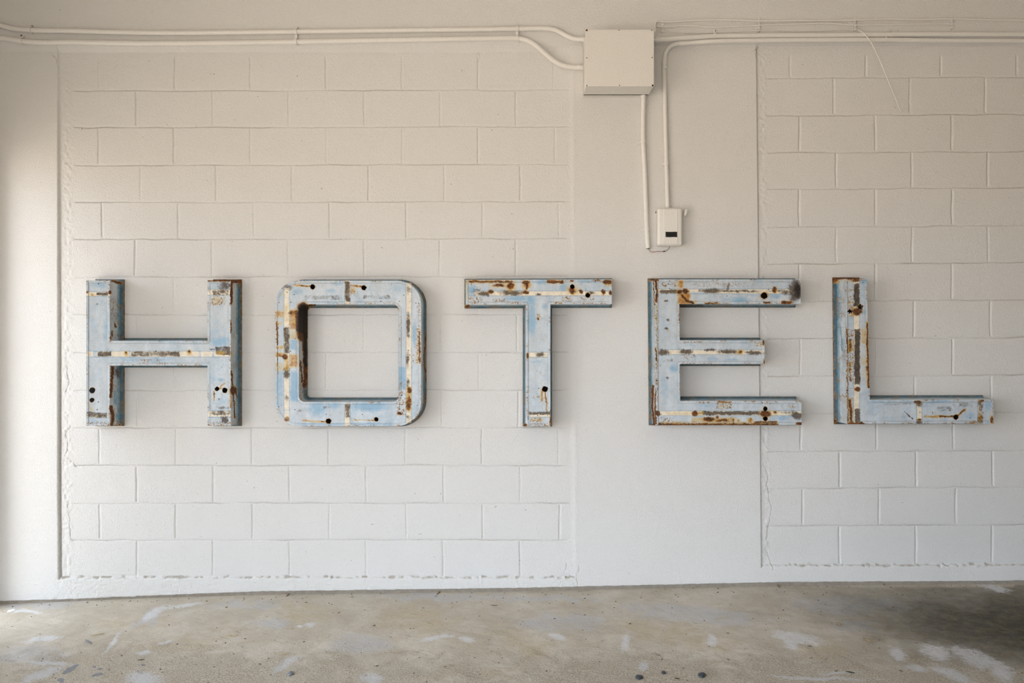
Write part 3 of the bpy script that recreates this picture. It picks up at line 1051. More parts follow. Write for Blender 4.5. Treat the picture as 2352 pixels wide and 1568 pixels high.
# --- H
H_poly = [(198.3, 643.6), (252.6, 643.6), (252.6, 782.3), (476.8, 782.3), (476.8, 643.0), (530.4, 643.0), (530.4, 977.2), (476.8, 977.2),
          (476.8, 839.3), (252.6, 839.3), (252.6, 977.4), (198.3, 977.4)]
H_rects = [(198.3, 643.6, 252.6, 977.4), (476.8, 643.6, 530.4, 977.4), (252.6, 782.3, 476.8, 839.3)]
H_poly = [(x, 643.6 if y < 644 else (977.4 if y > 970 else y)) for x, y in H_poly]
H_paint = [
    ('c', ('R', 75, 207, 310, 246)), ('s', ('R', 170, 210, 285, 244), 0.75), ('o', ('E', 130, 235, 24, 16), 0.8), ('r', ('E', 300, 212, 14, 18)), ('r', ('E', 85, 212, 10, 14), .8),
    ('c', ('R', 1225, 185, 1440, 236)), ('s', ('R', 1275, 190, 1425, 236), 0.6), ('s', ('E', 1390, 150, 60, 42), 0.75),
    ('r', ('R', 1225, 88, 1445, 108), 0.95),
    ('c', ('R', 80, 770, 1440, 822)), ('u', ('R', 138, 768, 176, 824)), ('u', ('E', 486, 796, 8, 40)), ('u', ('E', 1155, 796, 8, 40)), ('u', ('E', 1276, 796, 8, 40)),
    ('s', ('R', 182, 772, 312, 818), 0.8), ('s', ('R', 500, 770, 960, 818), 0.62), ('s', ('R', 1300, 722, 1442, 806), 0.72), ('s', ('R', 1240, 745, 1330, 760), 0.7),
    ('o', ('E', 452, 790, 24, 26), 1), ('r', ('E', 450, 782, 12, 10)), ('o', ('E', 1052, 782, 28, 26), 1), ('r', ('E', 1052, 775, 14, 12)), ('o', ('E', 1345, 785, 50, 18), 0.9),
    ('c', ('R', 90, 1358, 275, 1398)), ('s', ('R', 95, 1352, 275, 1398), 0.7), ('s', ('R', 80, 1340, 130, 1356), 0.8),
    ('c', ('R', 1228, 1335, 1445, 1392)), ('s', ('R', 1260, 1330, 1445, 1375), 0.55), ('s', ('E', 1385, 1418, 38, 28), 0.95), ('s', ('E', 1380, 1305, 60, 14), .6),
    ('b', ('E', 205, 140, 85, 34), 0.8), ('b', ('E', 262, 570, 40, 110), 0.75), ('b', ('E', 700, 850, 420, 30), 0.7), ('b', ('R', 300, 672, 1215, 690), 0.8),
    ('b', ('E', 1335, 680, 105, 55), 0.95), ('b', ('E', 1290, 600, 50, 60), 0.6), ('b', ('E', 1350, 1040, 36, 22), 0.95), ('b', ('E', 1275, 1010, 40, 80), 0.6),
    ('b', ('E', 180, 1010, 50, 70), 0.55), ('b', ('E', 1340, 1250, 90, 50), 0.6), ('b', ('E', 180, 1430, 100, 25), .6), ('b', ('E', 205, 1020, 40, 110), .5),
    ('o', ('E', 1320, 290, 62, 44), 0.55), ('k', ('E', 1320, 290, 70, 50), 1), ('k', ('R', 590, 842, 700, 868), 1), ('k', ('R', 580, 878, 900, 896), 0.9), ('k', ('R', 700, 840, 780, 862), .8),
    ('k', ('R', 75, 1438, 300, 1480), 1), ('k', ('R', 1225, 1438, 1445, 1480), 1), ('k', ('R', 280, 100, 300, 300), .8), ('k', ('R', 200, 95, 300, 112), 1),
    ('o', ('L', [(1290, 1150), (1285, 1235)], 16), 1), ('r', ('L', [(1290, 1160), (1287, 1210)], 8), .8), ('o', ('L', [(1385, 1075), (1330, 1118), (1360, 1125)], 18), 0.9),
    ('o', ('L', [(95, 1265), (140, 1340)], 30), 0.5), ('o', ('E', 380, 1080, 0.1, 0.1), 0),
    ('r', ('L', [(318, 100), (400, 125)], 22), 1), ('r', ('E', 350, 525, 9, 26), 1), ('r', ('L', [(325, 580), (305, 655)], 15), 1), ('r', ('L', [(443, 92), (437, 660)], 11), .9),
    ('b', ('E', 412, 210, 26, 70), 1), ('k', ('R', 305, 340, 340, 470), 1), ('k', ('R', 360, 480, 400, 520), 1),
    ('r', ('L', [(322, 920), (318, 1010), (306, 1200)], 26), 1), ('r', ('L', [(308, 1300), (330, 1380), (318, 1460)], 34), 1), ('s', ('E', 372, 980, 30, 52), 0.8),
    ('b', ('E', 350, 1210, 30, 90), .9), ('b', ('E', 370, 1380, 20, 40), .9), ('k', ('R', 330, 1420, 440, 1478), 1), ('r', ('R', 380, 1452, 440, 1475), .9),
    ('r', ('L', [(1455, 100), (1452, 200), (1450, 320)], 20), 1), ('r', ('L', [(1545, 92), (1553, 1460)], 9), .8), ('r', ('R', 1445, 88, 1548, 122), .95),
    ('r', ('E', 1470, 1138, 32, 42), 1), ('r', ('L', [(1466, 1150), (1484, 1400)], 12), 1), ('o', ('L', [(1440, 1140), (1440, 1300)], 16), 1), ('r', ('L', [(1495, 1150), (1500, 1220)], 8), 1),
    ('r', ('L', [(1453, 960), (1460, 1090)], 14), 1), ('r', ('L', [(1447, 480), (1447, 600)], 9), 1), ('k', ('R', 1450, 1425, 1560, 1475), 1), ('o', ('E', 1450, 790, 8, 24), 1),
    ('l', ('L', [(97, 98), (97, 1475)], 5), .9), ('l', ('L', [(330, 697), (1210, 700)], 3), .5),
]
make_letter('H', 'letter H, pale blue flaking paint, farthest left of the rusty metal letters', [H_poly], H_rects, (180, 620), H_paint,
            [(131, 1140, 27), (128, 1231, 21), (1314, 1127, 20), (1388, 1140, 24)],
            [(190, 130), (177, 233), (252, 222), (178, 322), (738, 767), (883, 790), (228, 803), (1355, 265), (1340, 328), (1325, 1342), (178, 1322), (1333, 1223), (1415, 200), (1275, 205), (1420, 1360), (188, 1250)],
            REC - 0.002)

# --- O
OA = rrect(632.0, 644.2, 967.4, 978.2, 56, 120, 40)
OB = rrect(686.3, 698.7, 915.6, 922.6, 14, 120, 40)
O_paint = [
    ('c', ('R', 175, 170, 225, 1400)), ('c', ('R', 1333, 120, 1383, 1450)), ('c', ('R', 752, 100, 802, 325)), ('c', ('R', 750, 1262, 800, 1480)),
    ('u', ('R', 1325, 415, 1390, 428)), ('u', ('R', 170, 1320, 228, 1335)),
    ('s', ('R', 175, 540, 225, 790), 0.75), ('s', ('E', 200, 975, 28, 60), 0.85), ('s', ('R', 755, 110, 802, 300), 0.85), ('s', ('R', 752, 1270, 800, 1400), 0.7),
    ('s', ('E', 1350, 520, 18, 100), 0.9), ('s', ('E', 1345, 850, 16, 70), 0.8), ('s', ('E', 1348, 1080, 14, 70), 0.8), ('s', ('E', 1355, 190, 24, 40), .5), ('s', ('E', 200, 1210, 20, 40), .6), ('s', ('E', 1350, 1410, 30, 30), .55),
    ('b', ('E', 300, 205, 60, 34), .8), ('b', ('E', 690, 125, 70, 26), .75), ('b', ('R', 232, 960, 312, 1250), 1), ('b', ('R', 95, 950, 170, 1300), .75), ('b', ('E', 1000, 1295, 220, 50), 1.0),
    ('b', ('E', 480, 1310, 100, 70), .85), ('b', ('E', 655, 1280, 90, 40), .8), ('b', ('R', 1245, 915, 1330, 1130), 1), ('b', ('E', 1412, 590, 26, 150), .85), ('b', ('E', 130, 250, 40, 40), .7),
    ('b', ('R', 225, 655, 300, 760), .9), ('b', ('E', 620, 195, 60, 24), .6), ('b', ('R', 330, 1440, 1200, 1478), .8), ('b', ('E', 1100, 270, 150, 30), .6), ('b', ('E', 1420, 1300, 50, 100), .6), ('b', ('R', 400, 295, 740, 320), .7),
    ('o', ('R', 90, 385, 182, 455), 1), ('o', ('R', 90, 485, 176, 520), .75), ('o', ('R', 175, 330, 225, 500), .5), ('o', ('R', 220, 375, 314, 570), 1), ('r', ('L', [(300, 400), (308, 540), (312, 600)], 44), .9), ('r', ('E', 265, 405, 50, 16), .7),
    ('o', ('R', 225, 560, 305, 660), .65), ('o', ('R', 90, 715, 176, 750), .9), ('o', ('R', 90, 782, 176, 830), 1), ('r', ('E', 186, 822, 26, 26), .9), ('r', ('L', [(115, 818), (180, 822)], 12), .8),
    ('o', ('R', 220, 795, 312, 925), .95), ('o', ('R', 178, 830, 225, 950), .9), ('o', ('R', 90, 870, 170, 960), .6), ('r', ('L', [(106, 490), (112, 700)], 14), .9), ('k', ('R', 92, 480, 125, 700), 1), ('r', ('L', [(112, 700), (114, 980)], 6), .7),
    ('d', ('L', [(352, 370), (352, 560)], 86), 1), ('d', ('L', [(372, 540), (378, 700), (384, 900)], 34), 1), ('r', ('L', [(355, 360), (355, 620)], 110), 1), ('r', ('L', [(362, 620), (380, 1000), (365, 1100)], 34), 1), ('r', ('L', [(330, 860), (345, 1060)], 16), .9),
    ('r', ('L', [(330, 345), (400, 335), (470, 330)], 16), 1), ('k', ('R', 320, 860, 380, 1240), 1),
    ('o', ('L', [(420, 155), (270, 140)], 20), 1), ('r', ('L', [(424, 156), (340, 146)], 9), .8), ('o', ('L', [(270, 140), (130, 250)], 12), .6), ('o', ('L', [(905, 158), (810, 142)], 20), 1), ('r', ('L', [(908, 160), (850, 146)], 9), .7),
    ('o', ('L', [(575, 1437), (360, 1425)], 24), .9), ('r', ('L', [(575, 1437), (530, 1434)], 8), .8), ('o', ('L', [(1030, 1424), (840, 1416)], 14), .8), ('r', ('L', [(1030, 1424), (970, 1422)], 6), .8), ('o', ('E', 830, 190, 24, 34), .8), ('k', ('E', 835, 200, 30, 40), 1),
    ('k', ('R', 1435, 340, 1470, 450), 1), ('k', ('R', 1425, 520, 1472, 890), 1), ('r', ('L', [(1458, 590), (1460, 880)], 16), .7), ('o', ('L', [(1440, 560), (1440, 880)], 18), .7), ('k', ('E', 1410, 840, 30, 40), 1),
    ('k', ('E', 1280, 1170, 36, 130), 1), ('k', ('R', 1240, 1190, 1335, 1380), 1), ('r', ('E', 1362, 1140, 22, 30), .9), ('r', ('E', 1355, 1260, 26, 80), .75), ('o', ('R', 1333, 1100, 1385, 1330), .8), ('r', ('E', 1270, 1360, 26, 14), .9), ('r', ('E', 200, 1415, 26, 26), .7), ('s', ('E', 190, 160, 60, 26), .6),
    ('r', ('L', [(1480, 200), (1515, 270), (1529, 330)], 12), .9), ('r', ('L', [(1529, 560), (1500, 850), (1520, 1000), (1529, 1130), (1510, 1250)], 12), .9), ('r', ('L', [(1350, 1450), (1450, 1390), (1510, 1250)], 8), .7),
    ('s', ('R', 370, 240, 700, 280), .42), ('s', ('R', 925, 235, 1180, 275), .40), ('s', ('R', 540, 1285, 610, 1310), .5), ('s', ('E', 355, 1330, 50, 20), .35), ('k', ('R', 1260, 440, 1290, 580), .5),
    ('l', ('L', [(1268, 350), (1266, 1240)], 4), .6), ('l', ('L', [(300, 360), (300, 1240)], 4), .5), ('l', ('L', [(1245, 775), (1245, 940)], 6), .6),
]
make_letter('O', 'letter O, rounded frame with brown rust down its inner left side', [OA, OB[::-1]], None, (610, 620), O_paint,
            [(445, 160, 23.5), (933, 167, 23.5), (598, 1432, 25), (1050, 1413, 20)],
            [(270, 232), (238, 305), (128, 308), (237, 770), (280, 650), (278, 1322), (1310, 238), (1270, 297), (1093, 297), (1425, 313), (1450, 315), (1273, 651), (1437, 1282), (1300, 1353), (575, 1368), (918, 1368), (1368, 805), (1352, 762), (125, 1296), (205, 210)],
            REC - 0.002, oface=(OA, OB))

# --- T
T_poly = [(1069.8, 641.8), (1405.4, 641.8), (1405.4, 698.9), (1264.2, 698.9), (1264.2, 978.6), (1207.7, 978.6), (1207.7, 698.9), (1069.8, 698.9)]
T_rects = [(1069.8, 641.8, 1405.4, 698.9), (1207.7, 698.9, 1264.2, 978.6)]
T_paint = [
    ('c', ('R', 145, 200, 1500, 242)), ('c', ('R', 722, 780, 900, 826)), ('c', ('R', 722, 1345, 925, 1392)), ('u', ('R', 145, 195, 205, 245)),
    ('s', ('E', 300, 225, 70, 20), .9), ('s', ('E', 560, 215, 105, 24), .95), ('s', ('E', 812, 232, 24, 12), 1), ('s', ('E', 1312, 216, 34, 14), .8), ('s', ('E', 825, 802, 42, 20), .9), ('s', ('R', 720, 1343, 925, 1372), .85), ('s', ('E', 215, 195, 40, 40), .5),
    ('r', ('R', 145, 98, 575, 120), .75), ('o', ('R', 145, 96, 600, 132), .7), ('r', ('E', 362, 205, 26, 18), .95), ('r', ('E', 440, 146, 55, 16), .85), ('r', ('E', 550, 150, 32, 30), 1), ('r', ('E', 692, 115, 38, 18), 1), ('r', ('L', [(700, 110), (700, 175)], 24), .9),
    ('r', ('E', 690, 212, 32, 18), 1), ('r', ('R', 890, 98, 1052, 126), .9), ('r', ('E', 1130, 195, 26, 30), .95), ('r', ('E', 1212, 200, 18, 22), .9), ('r', ('E', 1427, 208, 24, 22), 1), ('r', ('E', 1492, 212, 14, 22), 1), ('r', ('E', 1465, 112, 48, 22), 1), ('r', ('E', 1130, 102, 20, 9), 1), ('r', ('R', 1340, 92, 1400, 104), .9),
    ('o', ('E', 545, 158, 62, 44), 1), ('o', ('E', 700, 140, 46, 44), 1), ('o', ('R', 662, 120, 732, 205), .65), ('o', ('E', 1140, 190, 58, 46), .95), ('o', ('R', 118, 96, 146, 350), .6), ('o', ('E', 430, 150, 90, 34), .6), ('o', ('E', 230, 112, 90, 22), .7), ('o', ('E', 970, 112, 90, 22), .9), ('o', ('E', 1470, 125, 48, 34), .8),
    ('o', ('E', 815, 440, 14, 22), .8), ('r', ('E', 808, 464, 9, 12), 1), ('k', ('E', 815, 440, 18, 40), 1),
    ('k', ('R', 150, 255, 275, 320), 1), ('k', ('R', 380, 270, 520, 300), .8), ('k', ('R', 500, 300, 695, 322), 1), ('k', ('R', 900, 304, 1040, 326), 1), ('k', ('R', 1040, 245, 1125, 300), 1), ('k', ('R', 735, 1402, 850, 1445), 1), ('o', ('R', 740, 1405, 850, 1440), .7), ('k', ('R', 700, 1455, 930, 1482), 1), ('k', ('R', 1210, 250, 1340, 290), .9), ('k', ('R', 760, 1190, 830, 1220), .8),
    ('o', ('L', [(868, 1140), (888, 1230), (888, 1335)], 16), 1), ('r', ('L', [(878, 1160), (887, 1250)], 8), .7), ('o', ('L', [(845, 1130), (845, 1235)], 26), .95), ('o', ('L', [(845, 1230), (848, 1330)], 14), .5),
    ('b', ('E', 185, 190, 48, 50), 1), ('b', ('E', 610, 270, 130, 26), .95), ('b', ('E', 742, 290, 60, 60), .95), ('b', ('E', 752, 480, 46, 170), .95), ('b', ('E', 850, 112, 95, 24), 1), ('b', ('E', 1060, 165, 44, 36), .95), ('b', ('R', 1180, 92, 1420, 120), .9), ('b', ('E', 875, 345, 40, 34), .75), ('b', ('E', 900, 450, 20, 120), .6), ('b', ('E', 800, 870, 90, 20), .55), ('b', ('R', 200, 180, 480, 200), .8),
    ('k', ('R', 697, 1090, 716, 1420), 1), ('r', ('E', 708, 808, 12, 28), .8), ('r', ('E', 682, 1470, 18, 16), 1), ('r', ('E', 925, 1440, 10, 60), .6), ('r', ('R', 1500, 330, 1512, 352), .9), ('r', ('R', 108, 330, 160, 360), .9),
    ('l', ('L', [(720, 330), (720, 1475)], 5), .7), ('l', ('L', [(145, 250), (1480, 244)], 3), .5), ('l', ('L', [(1260, 170), (1260, 240)], 4), .7), ('l', ('L', [(1300, 250), (1300, 320)], 4), .7), ('l', ('L', [(145, 100), (147, 345)], 5), .6),
]
make_letter('T', 'letter T, pale blue with cream strip and rust spots along its crossbar', [T_poly], T_rects, (1040, 620), T_paint,
            [(1133, 157, 22), (1279, 240, 22.5), (874, 1128, 26)],
            [(815, 1122), (1075, 258), (813, 230), (805, 1378), (176, 135), (1320, 215), (250, 228), (730, 1372), (900, 1372)],
            -0.002, warp=lambda x, y: (x, y - 0.0045 * (x - 1237)))

# --- E
E_poly = [(1504.5, 641.3), (1839.8, 641.3), (1839.8, 697.6), (1561.5, 697.6), (1561.5, 781.2), (1756.0, 781.2), (1756.0, 835.6), (1561.5, 835.6),
          (1561.5, 920.3), (1839.8, 920.3), (1839.8, 975.5), (1504.5, 975.5)]
E_rects = [(1504.5, 641.3, 1561.5, 975.5), (1561.5, 641.3, 1839.8, 697.6), (1561.5, 781.2, 1756.0, 835.6), (1561.5, 920.3, 1839.8, 975.5)]
E_paint = [
    ('c', ('R', 178, 180, 1440, 224)), ('c', ('R', 178, 756, 1172, 800)), ('c', ('R', 188, 1335, 1530, 1378)), ('u', ('R', 380, 205, 640, 228)),
    ('s', ('R', 185, 186, 372, 222), .85), ('s', ('E', 690, 197, 110, 20), 1), ('s', ('E', 900, 200, 220, 12), .8), ('s', ('E', 1300, 195, 130, 10), .5), ('s', ('E', 228, 780, 52, 24), .95), ('s', ('E', 445, 775, 56, 24), 1), ('s', ('E', 830, 775, 100, 20), .95), ('s', ('E', 1095, 783, 70, 18), .95),
    ('s', ('R', 590, 1338, 1135, 1374), .95), ('s', ('E', 1495, 1380, 52, 34), 1), ('s', ('E', 1470, 195, 60, 95), 1), ('d', ('E', 1495, 195, 36, 75), .85), ('s', ('E', 1380, 210, 60, 20), .7), ('s', ('E', 1400, 1345, 70, 14), .5),
    ('r', ('E', 377, 206, 27, 22), 1), ('r', ('E', 432, 203, 30, 25), 1), ('o', ('R', 352, 95, 412, 172), 1), ('o', ('R', 352, 215, 480, 325), 1), ('r', ('L', [(400, 240), (440, 290), (500, 310)], 26), .85), ('o', ('R', 480, 280, 540, 322), .8),
    ('r', ('E', 1275, 187, 20, 27), .8), ('o', ('E', 1278, 187, 27, 30), .7), ('r', ('R', 610, 306, 740, 320), .85), ('r', ('R', 1170, 300, 1240, 318), .85), ('r', ('R', 1340, 294, 1440, 322), .85), ('o', ('R', 1335, 288, 1445, 322), .8), ('r', ('E', 1175, 242, 42, 40), .5), ('o', ('R', 1205, 120, 1235, 170), .4),
    ('k', ('R', 198, 120, 345, 156), 1), ('k', ('R', 480, 128, 560, 145), 1), ('k', ('R', 900, 130, 950, 142), 1), ('k', ('R', 415, 668, 600, 692), 1), ('k', ('E', 1125, 700, 40, 30), 1), ('o', ('E', 1125, 700, 36, 26), .55), ('k', ('R', 530, 872, 700, 892), 1), ('k', ('R', 395, 800, 520, 850), .9), ('k', ('R', 940, 870, 1020, 892), .9), ('k', ('R', 550, 120, 1100, 160), .5),
    ('o', ('E', 950, 778, 30, 22), 1), ('r', ('E', 955, 775, 16, 14), .7), ('r', ('E', 1172, 690, 9, 30), .9), ('r', ('E', 1176, 872, 8, 18), .9), ('o', ('E', 1160, 700, 20, 50), .5),
    ('r', ('E', 165, 1358, 22, 24), 1), ('r', ('E', 517, 1357, 24, 24), 1), ('o', ('R', 530, 1338, 602, 1376), .8), ('o', ('R', 250, 1345, 500, 1376), .5), ('r', ('E', 650, 1412, 56, 20), .95), ('r', ('E', 730, 1392, 16, 15), 1), ('r', ('E', 780, 1425, 60, 14), .8),
    ('k', ('R', 725, 1255, 870, 1315), 1), ('o', ('E', 800, 1285, 66, 30), .6), ('r', ('R', 730, 1245, 872, 1260), .7), ('k', ('R', 560, 1242, 880, 1262), 1),
    ('r', ('R', 170, 1450, 1310, 1474), .78), ('o', ('R', 170, 1436, 1310, 1474), .7), ('r', ('R', 1480, 1440, 1535, 1472), .9), ('o', ('R', 480, 1395, 900, 1448), .85), ('o', ('E', 1045, 1420, 34, 30), 1), ('o', ('E', 935, 1428, 20, 22), .9), ('r', ('L', [(1050, 1410), (1052, 1445)], 14), .6), ('r', ('L', [(880, 1410), (890, 1445)], 12), .6), ('r', ('R', 1080, 1432, 1300, 1450), .8),
    ('r', ('E', 1188, 1362, 52, 30), 1), ('o', ('E', 1190, 1360, 60, 44), .8), ('r', ('E', 1280, 1346, 15, 13), .7), ('o', ('E', 1285, 1350, 28, 22), .8), ('k', ('R', 200, 1400, 315, 1445), 1), ('o', ('R', 190, 1430, 480, 1450), .8), ('k', ('R', 1140, 1243, 1245, 1266), 1), ('k', ('E', 1440, 1290, 34, 18), 1), ('o', ('E', 1440, 1290, 30, 14), .4),
    ('r', ('L', [(148, 100), (160, 180), (155, 295)], 20), 1), ('r', ('L', [(128, 110), (136, 330)], 8), .9), ('o', ('L', [(155, 300), (155, 860)], 16), .7), ('k', ('R', 143, 300, 170, 1350), 1), ('r', ('L', [(150, 740), (154, 860)], 12), .9), ('r', ('L', [(120, 1100), (118, 1300), (134, 1465)], 22), 1), ('r', ('L', [(145, 1150), (145, 1350), (150, 1460)], 12), 1), ('r', ('R', 80, 84, 176, 108), .8),
    ('r', ('L', [(374, 330), (374, 480)], 6), .8), ('r', ('L', [(376, 900), (378, 1180)], 6), .7), ('k', ('R', 355, 300, 382, 640), .7), ('d', ('R', 380, 325, 600, 350), .7), ('d', ('R', 380, 1205, 470, 1245), .4),  # dark rectangles paint shade into the inner corners beside the spine
    ('b', ('E', 950, 285, 130, 30), .9), ('b', ('E', 1270, 245, 80, 34), .9), ('b', ('E', 1080, 240, 90, 16), .7), ('b', ('E', 325, 930, 50, 50), .95), ('b', ('E', 240, 1120, 50, 180), .6), ('b', ('E', 480, 712, 80, 20), .75), ('b', ('E', 690, 842, 60, 24), .85), ('b', ('E', 880, 850, 90, 10), .8), ('b', ('R', 345, 900, 378, 1240), .7), ('b', ('E', 620, 1280, 100, 20), .6), ('b', ('R', 400, 86, 1500, 96), .7),
    ('b', ('E', 560, 1400, 80, 26), .6), ('b', ('E', 1360, 1400, 70, 40), .7), ('b', ('E', 830, 280, 60, 16), .8),
    ('s', ('E', 252, 292, 20, 9), .8), ('s', ('E', 262, 470, 16, 14), .6), ('s', ('E', 250, 552, 20, 9), .9), ('o', ('E', 270, 582, 14, 12), .9), ('s', ('E', 262, 1020, 22, 10), .8), ('s', ('R', 600, 745, 720, 765), .7), ('s', ('E', 290, 860, 60, 20), .4), ('s', ('R', 780, 120, 850, 200), .4),
    ('l', ('L', [(172, 90), (178, 1465)], 5), .95),
]
make_letter('E', 'letter E, rustiest letter with three horizontal arms and a black scorched tip', [E_poly], E_rects, (1470, 620), E_paint,
            [(1177, 243, 30), (1188, 1315, 21), (1188, 1408, 21)],
            [(280, 173), (280, 103), (197, 203), (824, 246), (778, 188), (1218, 184), (1060, 762), (180, 787), (1143, 790), (200, 1365), (200, 1400), (1413, 1348), (1488, 1352), (262, 1020), (1500, 97), (410, 760)],
            -0.002, warp=lambda x, y: (x + 0.0072 * (y - 808), y))

# --- L
L_poly = [(1942.2, 638.9), (1994.4, 638.9), (1994.4, 917.4), (2280.2, 917.4), (2280.2, 972.6), (1942.2, 972.6)]
L_rects = [(1942.2, 638.9, 1994.4, 972.6), (1994.4, 917.4, 2280.2, 972.6)]


def L_warp(x, y):
    x = np.asarray(x, float)
    y = np.asarray(y, float)
    k = np.clip((x - 1943) / 51.0, 0, 1) * np.clip((2280 - x) / 286.0, 0, 1)
    dx = 0.0098 * (y - 805) + k * 0.017 * (np.minimum(y, 917.4) - 778)
    dy = -0.004 * (x - 2130) * sstep(900, 920, y) * 0.6
    return x + dx, y + dy


L_paint = [
    ('c', ('R', 292, 95, 346, 1448)), ('c', ('R', 890, 1240, 938, 1452)), ('c', ('R', 1468, 1232, 1515, 1452)),
    ('s', ('R', 294, 130, 346, 345), 1), ('d', ('R', 296, 140, 344, 340), .45), ('s', ('R', 300, 560, 352, 1085), 1), ('d', ('R', 302, 580, 350, 1070), .42), ('s', ('R', 304, 1315, 355, 1448), .85), ('r', ('E', 325, 1132, 27, 20), 1), ('r', ('E', 320, 395, 46, 36), 1), ('r', ('E', 318, 415, 26, 14), 1),
    ('r', ('E', 900, 1252, 38, 18), .9), ('s', ('E', 915, 1262, 34, 24), .8), ('s', ('E', 915, 1435, 30, 22), .8), ('r', ('E', 912, 1418, 24, 12), .8), ('s', ('R', 1468, 1240, 1515, 1450), .62), ('r', ('E', 1500, 1242, 28, 12), .8), ('r', ('E', 1495, 1400, 26, 26), .6),
    ('o', ('L', [(418, 500), (428, 1100)], 34), .8), ('r', ('L', [(418, 505), (422, 700), (428, 900), (432, 1110)], 17), 1), ('o', ('R', 355, 556, 425, 700), .8), ('o', ('R', 360, 820, 425, 905), .6), ('o', ('R', 356, 700, 425, 1060), .35), ('r', ('E', 418, 930, 14, 26), .8), ('o', ('E', 270, 430, 40, 14), .8),
    ('k', ('R', 228, 160, 286, 200), 1), ('k', ('R', 232, 245, 288, 400), 1), ('o', ('R', 236, 290, 284, 360), .5), ('k', ('R', 222, 560, 292, 1060), 1), ('k', ('R', 226, 1210, 292, 1455), 1), ('o', ('R', 230, 670, 288, 780), .8), ('o', ('R', 240, 860, 285, 960), .6), ('o', ('L', [(260, 1230), (270, 1450)], 44), .8),
    ('r', ('L', [(226, 560), (232, 780)], 12), .95), ('r', ('L', [(258, 660), (258, 760)], 28), .65), ('r', ('L', [(256, 880), (262, 1050)], 12), .7), ('r', ('L', [(258, 1240), (272, 1455)], 26), .85), ('r', ('L', [(229, 850), (236, 1450)], 8), .8),
    ('r', ('E', 108, 96, 34, 24), 1), ('r', ('R', 86, 68, 345, 90), .9), ('r', ('E', 310, 98, 34, 14), 1), ('o', ('E', 140, 110, 26, 26), .8), ('d', ('R', 86, 66, 345, 76), .6), ('o', ('R', 200, 90, 290, 120), .6), ('r', ('L', [(90, 90), (106, 1440)], 6), .7), ('r', ('E', 115, 1440, 22, 20), .9), ('d', ('E', 135, 1450, 40, 10), .8),
    ('o', ('L', [(965, 1388), (1110, 1388)], 22), .95), ('r', ('L', [(1110, 1388), (1240, 1388)], 15), .9), ('o', ('L', [(1050, 1388), (1240, 1388)], 26), .8), ('r', ('L', [(1272, 1382), (1345, 1322)], 14), .8), ('o', ('L', [(1272, 1382), (1350, 1318)], 26), .8), ('o', ('E', 1042, 1352, 26, 26), .4),
    ('r', ('E', 1603, 1420, 12, 34), .9), ('o', ('E', 1600, 1400, 16, 60), .7), ('k', ('R', 1350, 1428, 1500, 1456), 1), ('r', ('R', 1380, 1438, 1470, 1450), .7), ('r', ('R', 240, 1446, 400, 1462), .95), ('r', ('E', 360, 1448, 26, 8), .9), ('r', ('R', 1495, 1188, 1500, 1200), .5),
    ('s', ('L', [(770, 1340), (850, 1410)], 13), .7), ('s', ('R', 1080, 1290, 1220, 1340), .4), ('s', ('R', 1280, 1250, 1420, 1300), .4), ('s', ('R', 560, 1262, 880, 1276), .35),
    ('b', ('L', [(150, 110), (160, 520)], 50), .55), ('b', ('L', [(165, 520), (185, 760)], 26), .9), ('b', ('L', [(107, 100), (115, 1440)], 26), 1), ('b', ('E', 377, 398, 34, 30), 1), ('b', ('E', 400, 110, 60, 34), .9), ('b', ('R', 345, 130, 420, 330), .55), ('b', ('E', 1100, 1250, 150, 18), .8), ('b', ('E', 1400, 1385, 60, 44), .7), ('b', ('E', 1565, 1290, 40, 60), .75), ('b', ('R', 450, 1238, 880, 1262), .75),
    ('b', ('E', 650, 1410, 160, 30), .55), ('b', ('R', 222, 420, 292, 560), .5), ('b', ('E', 200, 780, 20, 320), .6), ('b', ('E', 150, 880, 20, 120), .6),
    ('l', ('L', [(232, 100), (236, 560), (246, 1440)], 5), .7), ('l', ('L', [(110, 543), (236, 543)], 4), .7), ('l', ('L', [(455, 1262), (1600, 1250)], 4), .5), ('l', ('L', [(246, 1120), (300, 1120)], 4), .6), ('l', ('L', [(340, 98), (412, 98)], 4), .7),
]
make_letter('L', 'letter L, blue sided with a dark brown strip, rightmost letter', [L_poly], L_rects, (1890, 620), L_paint,
            [(354, 350, 25, 1), (256, 392, 20, 1), (1261, 1393, 23)],
            [(230, 117), (263, 662), (1040, 1352), (1518, 1352), (920, 1348), (920, 1420), (1395, 1400), (378, 118)],
            REC - 0.002, warp=L_warp)

# ------------------------------------------------------------------ electrical box
def P3(px, py, Y):
    return np.array(at(px, py, Y))


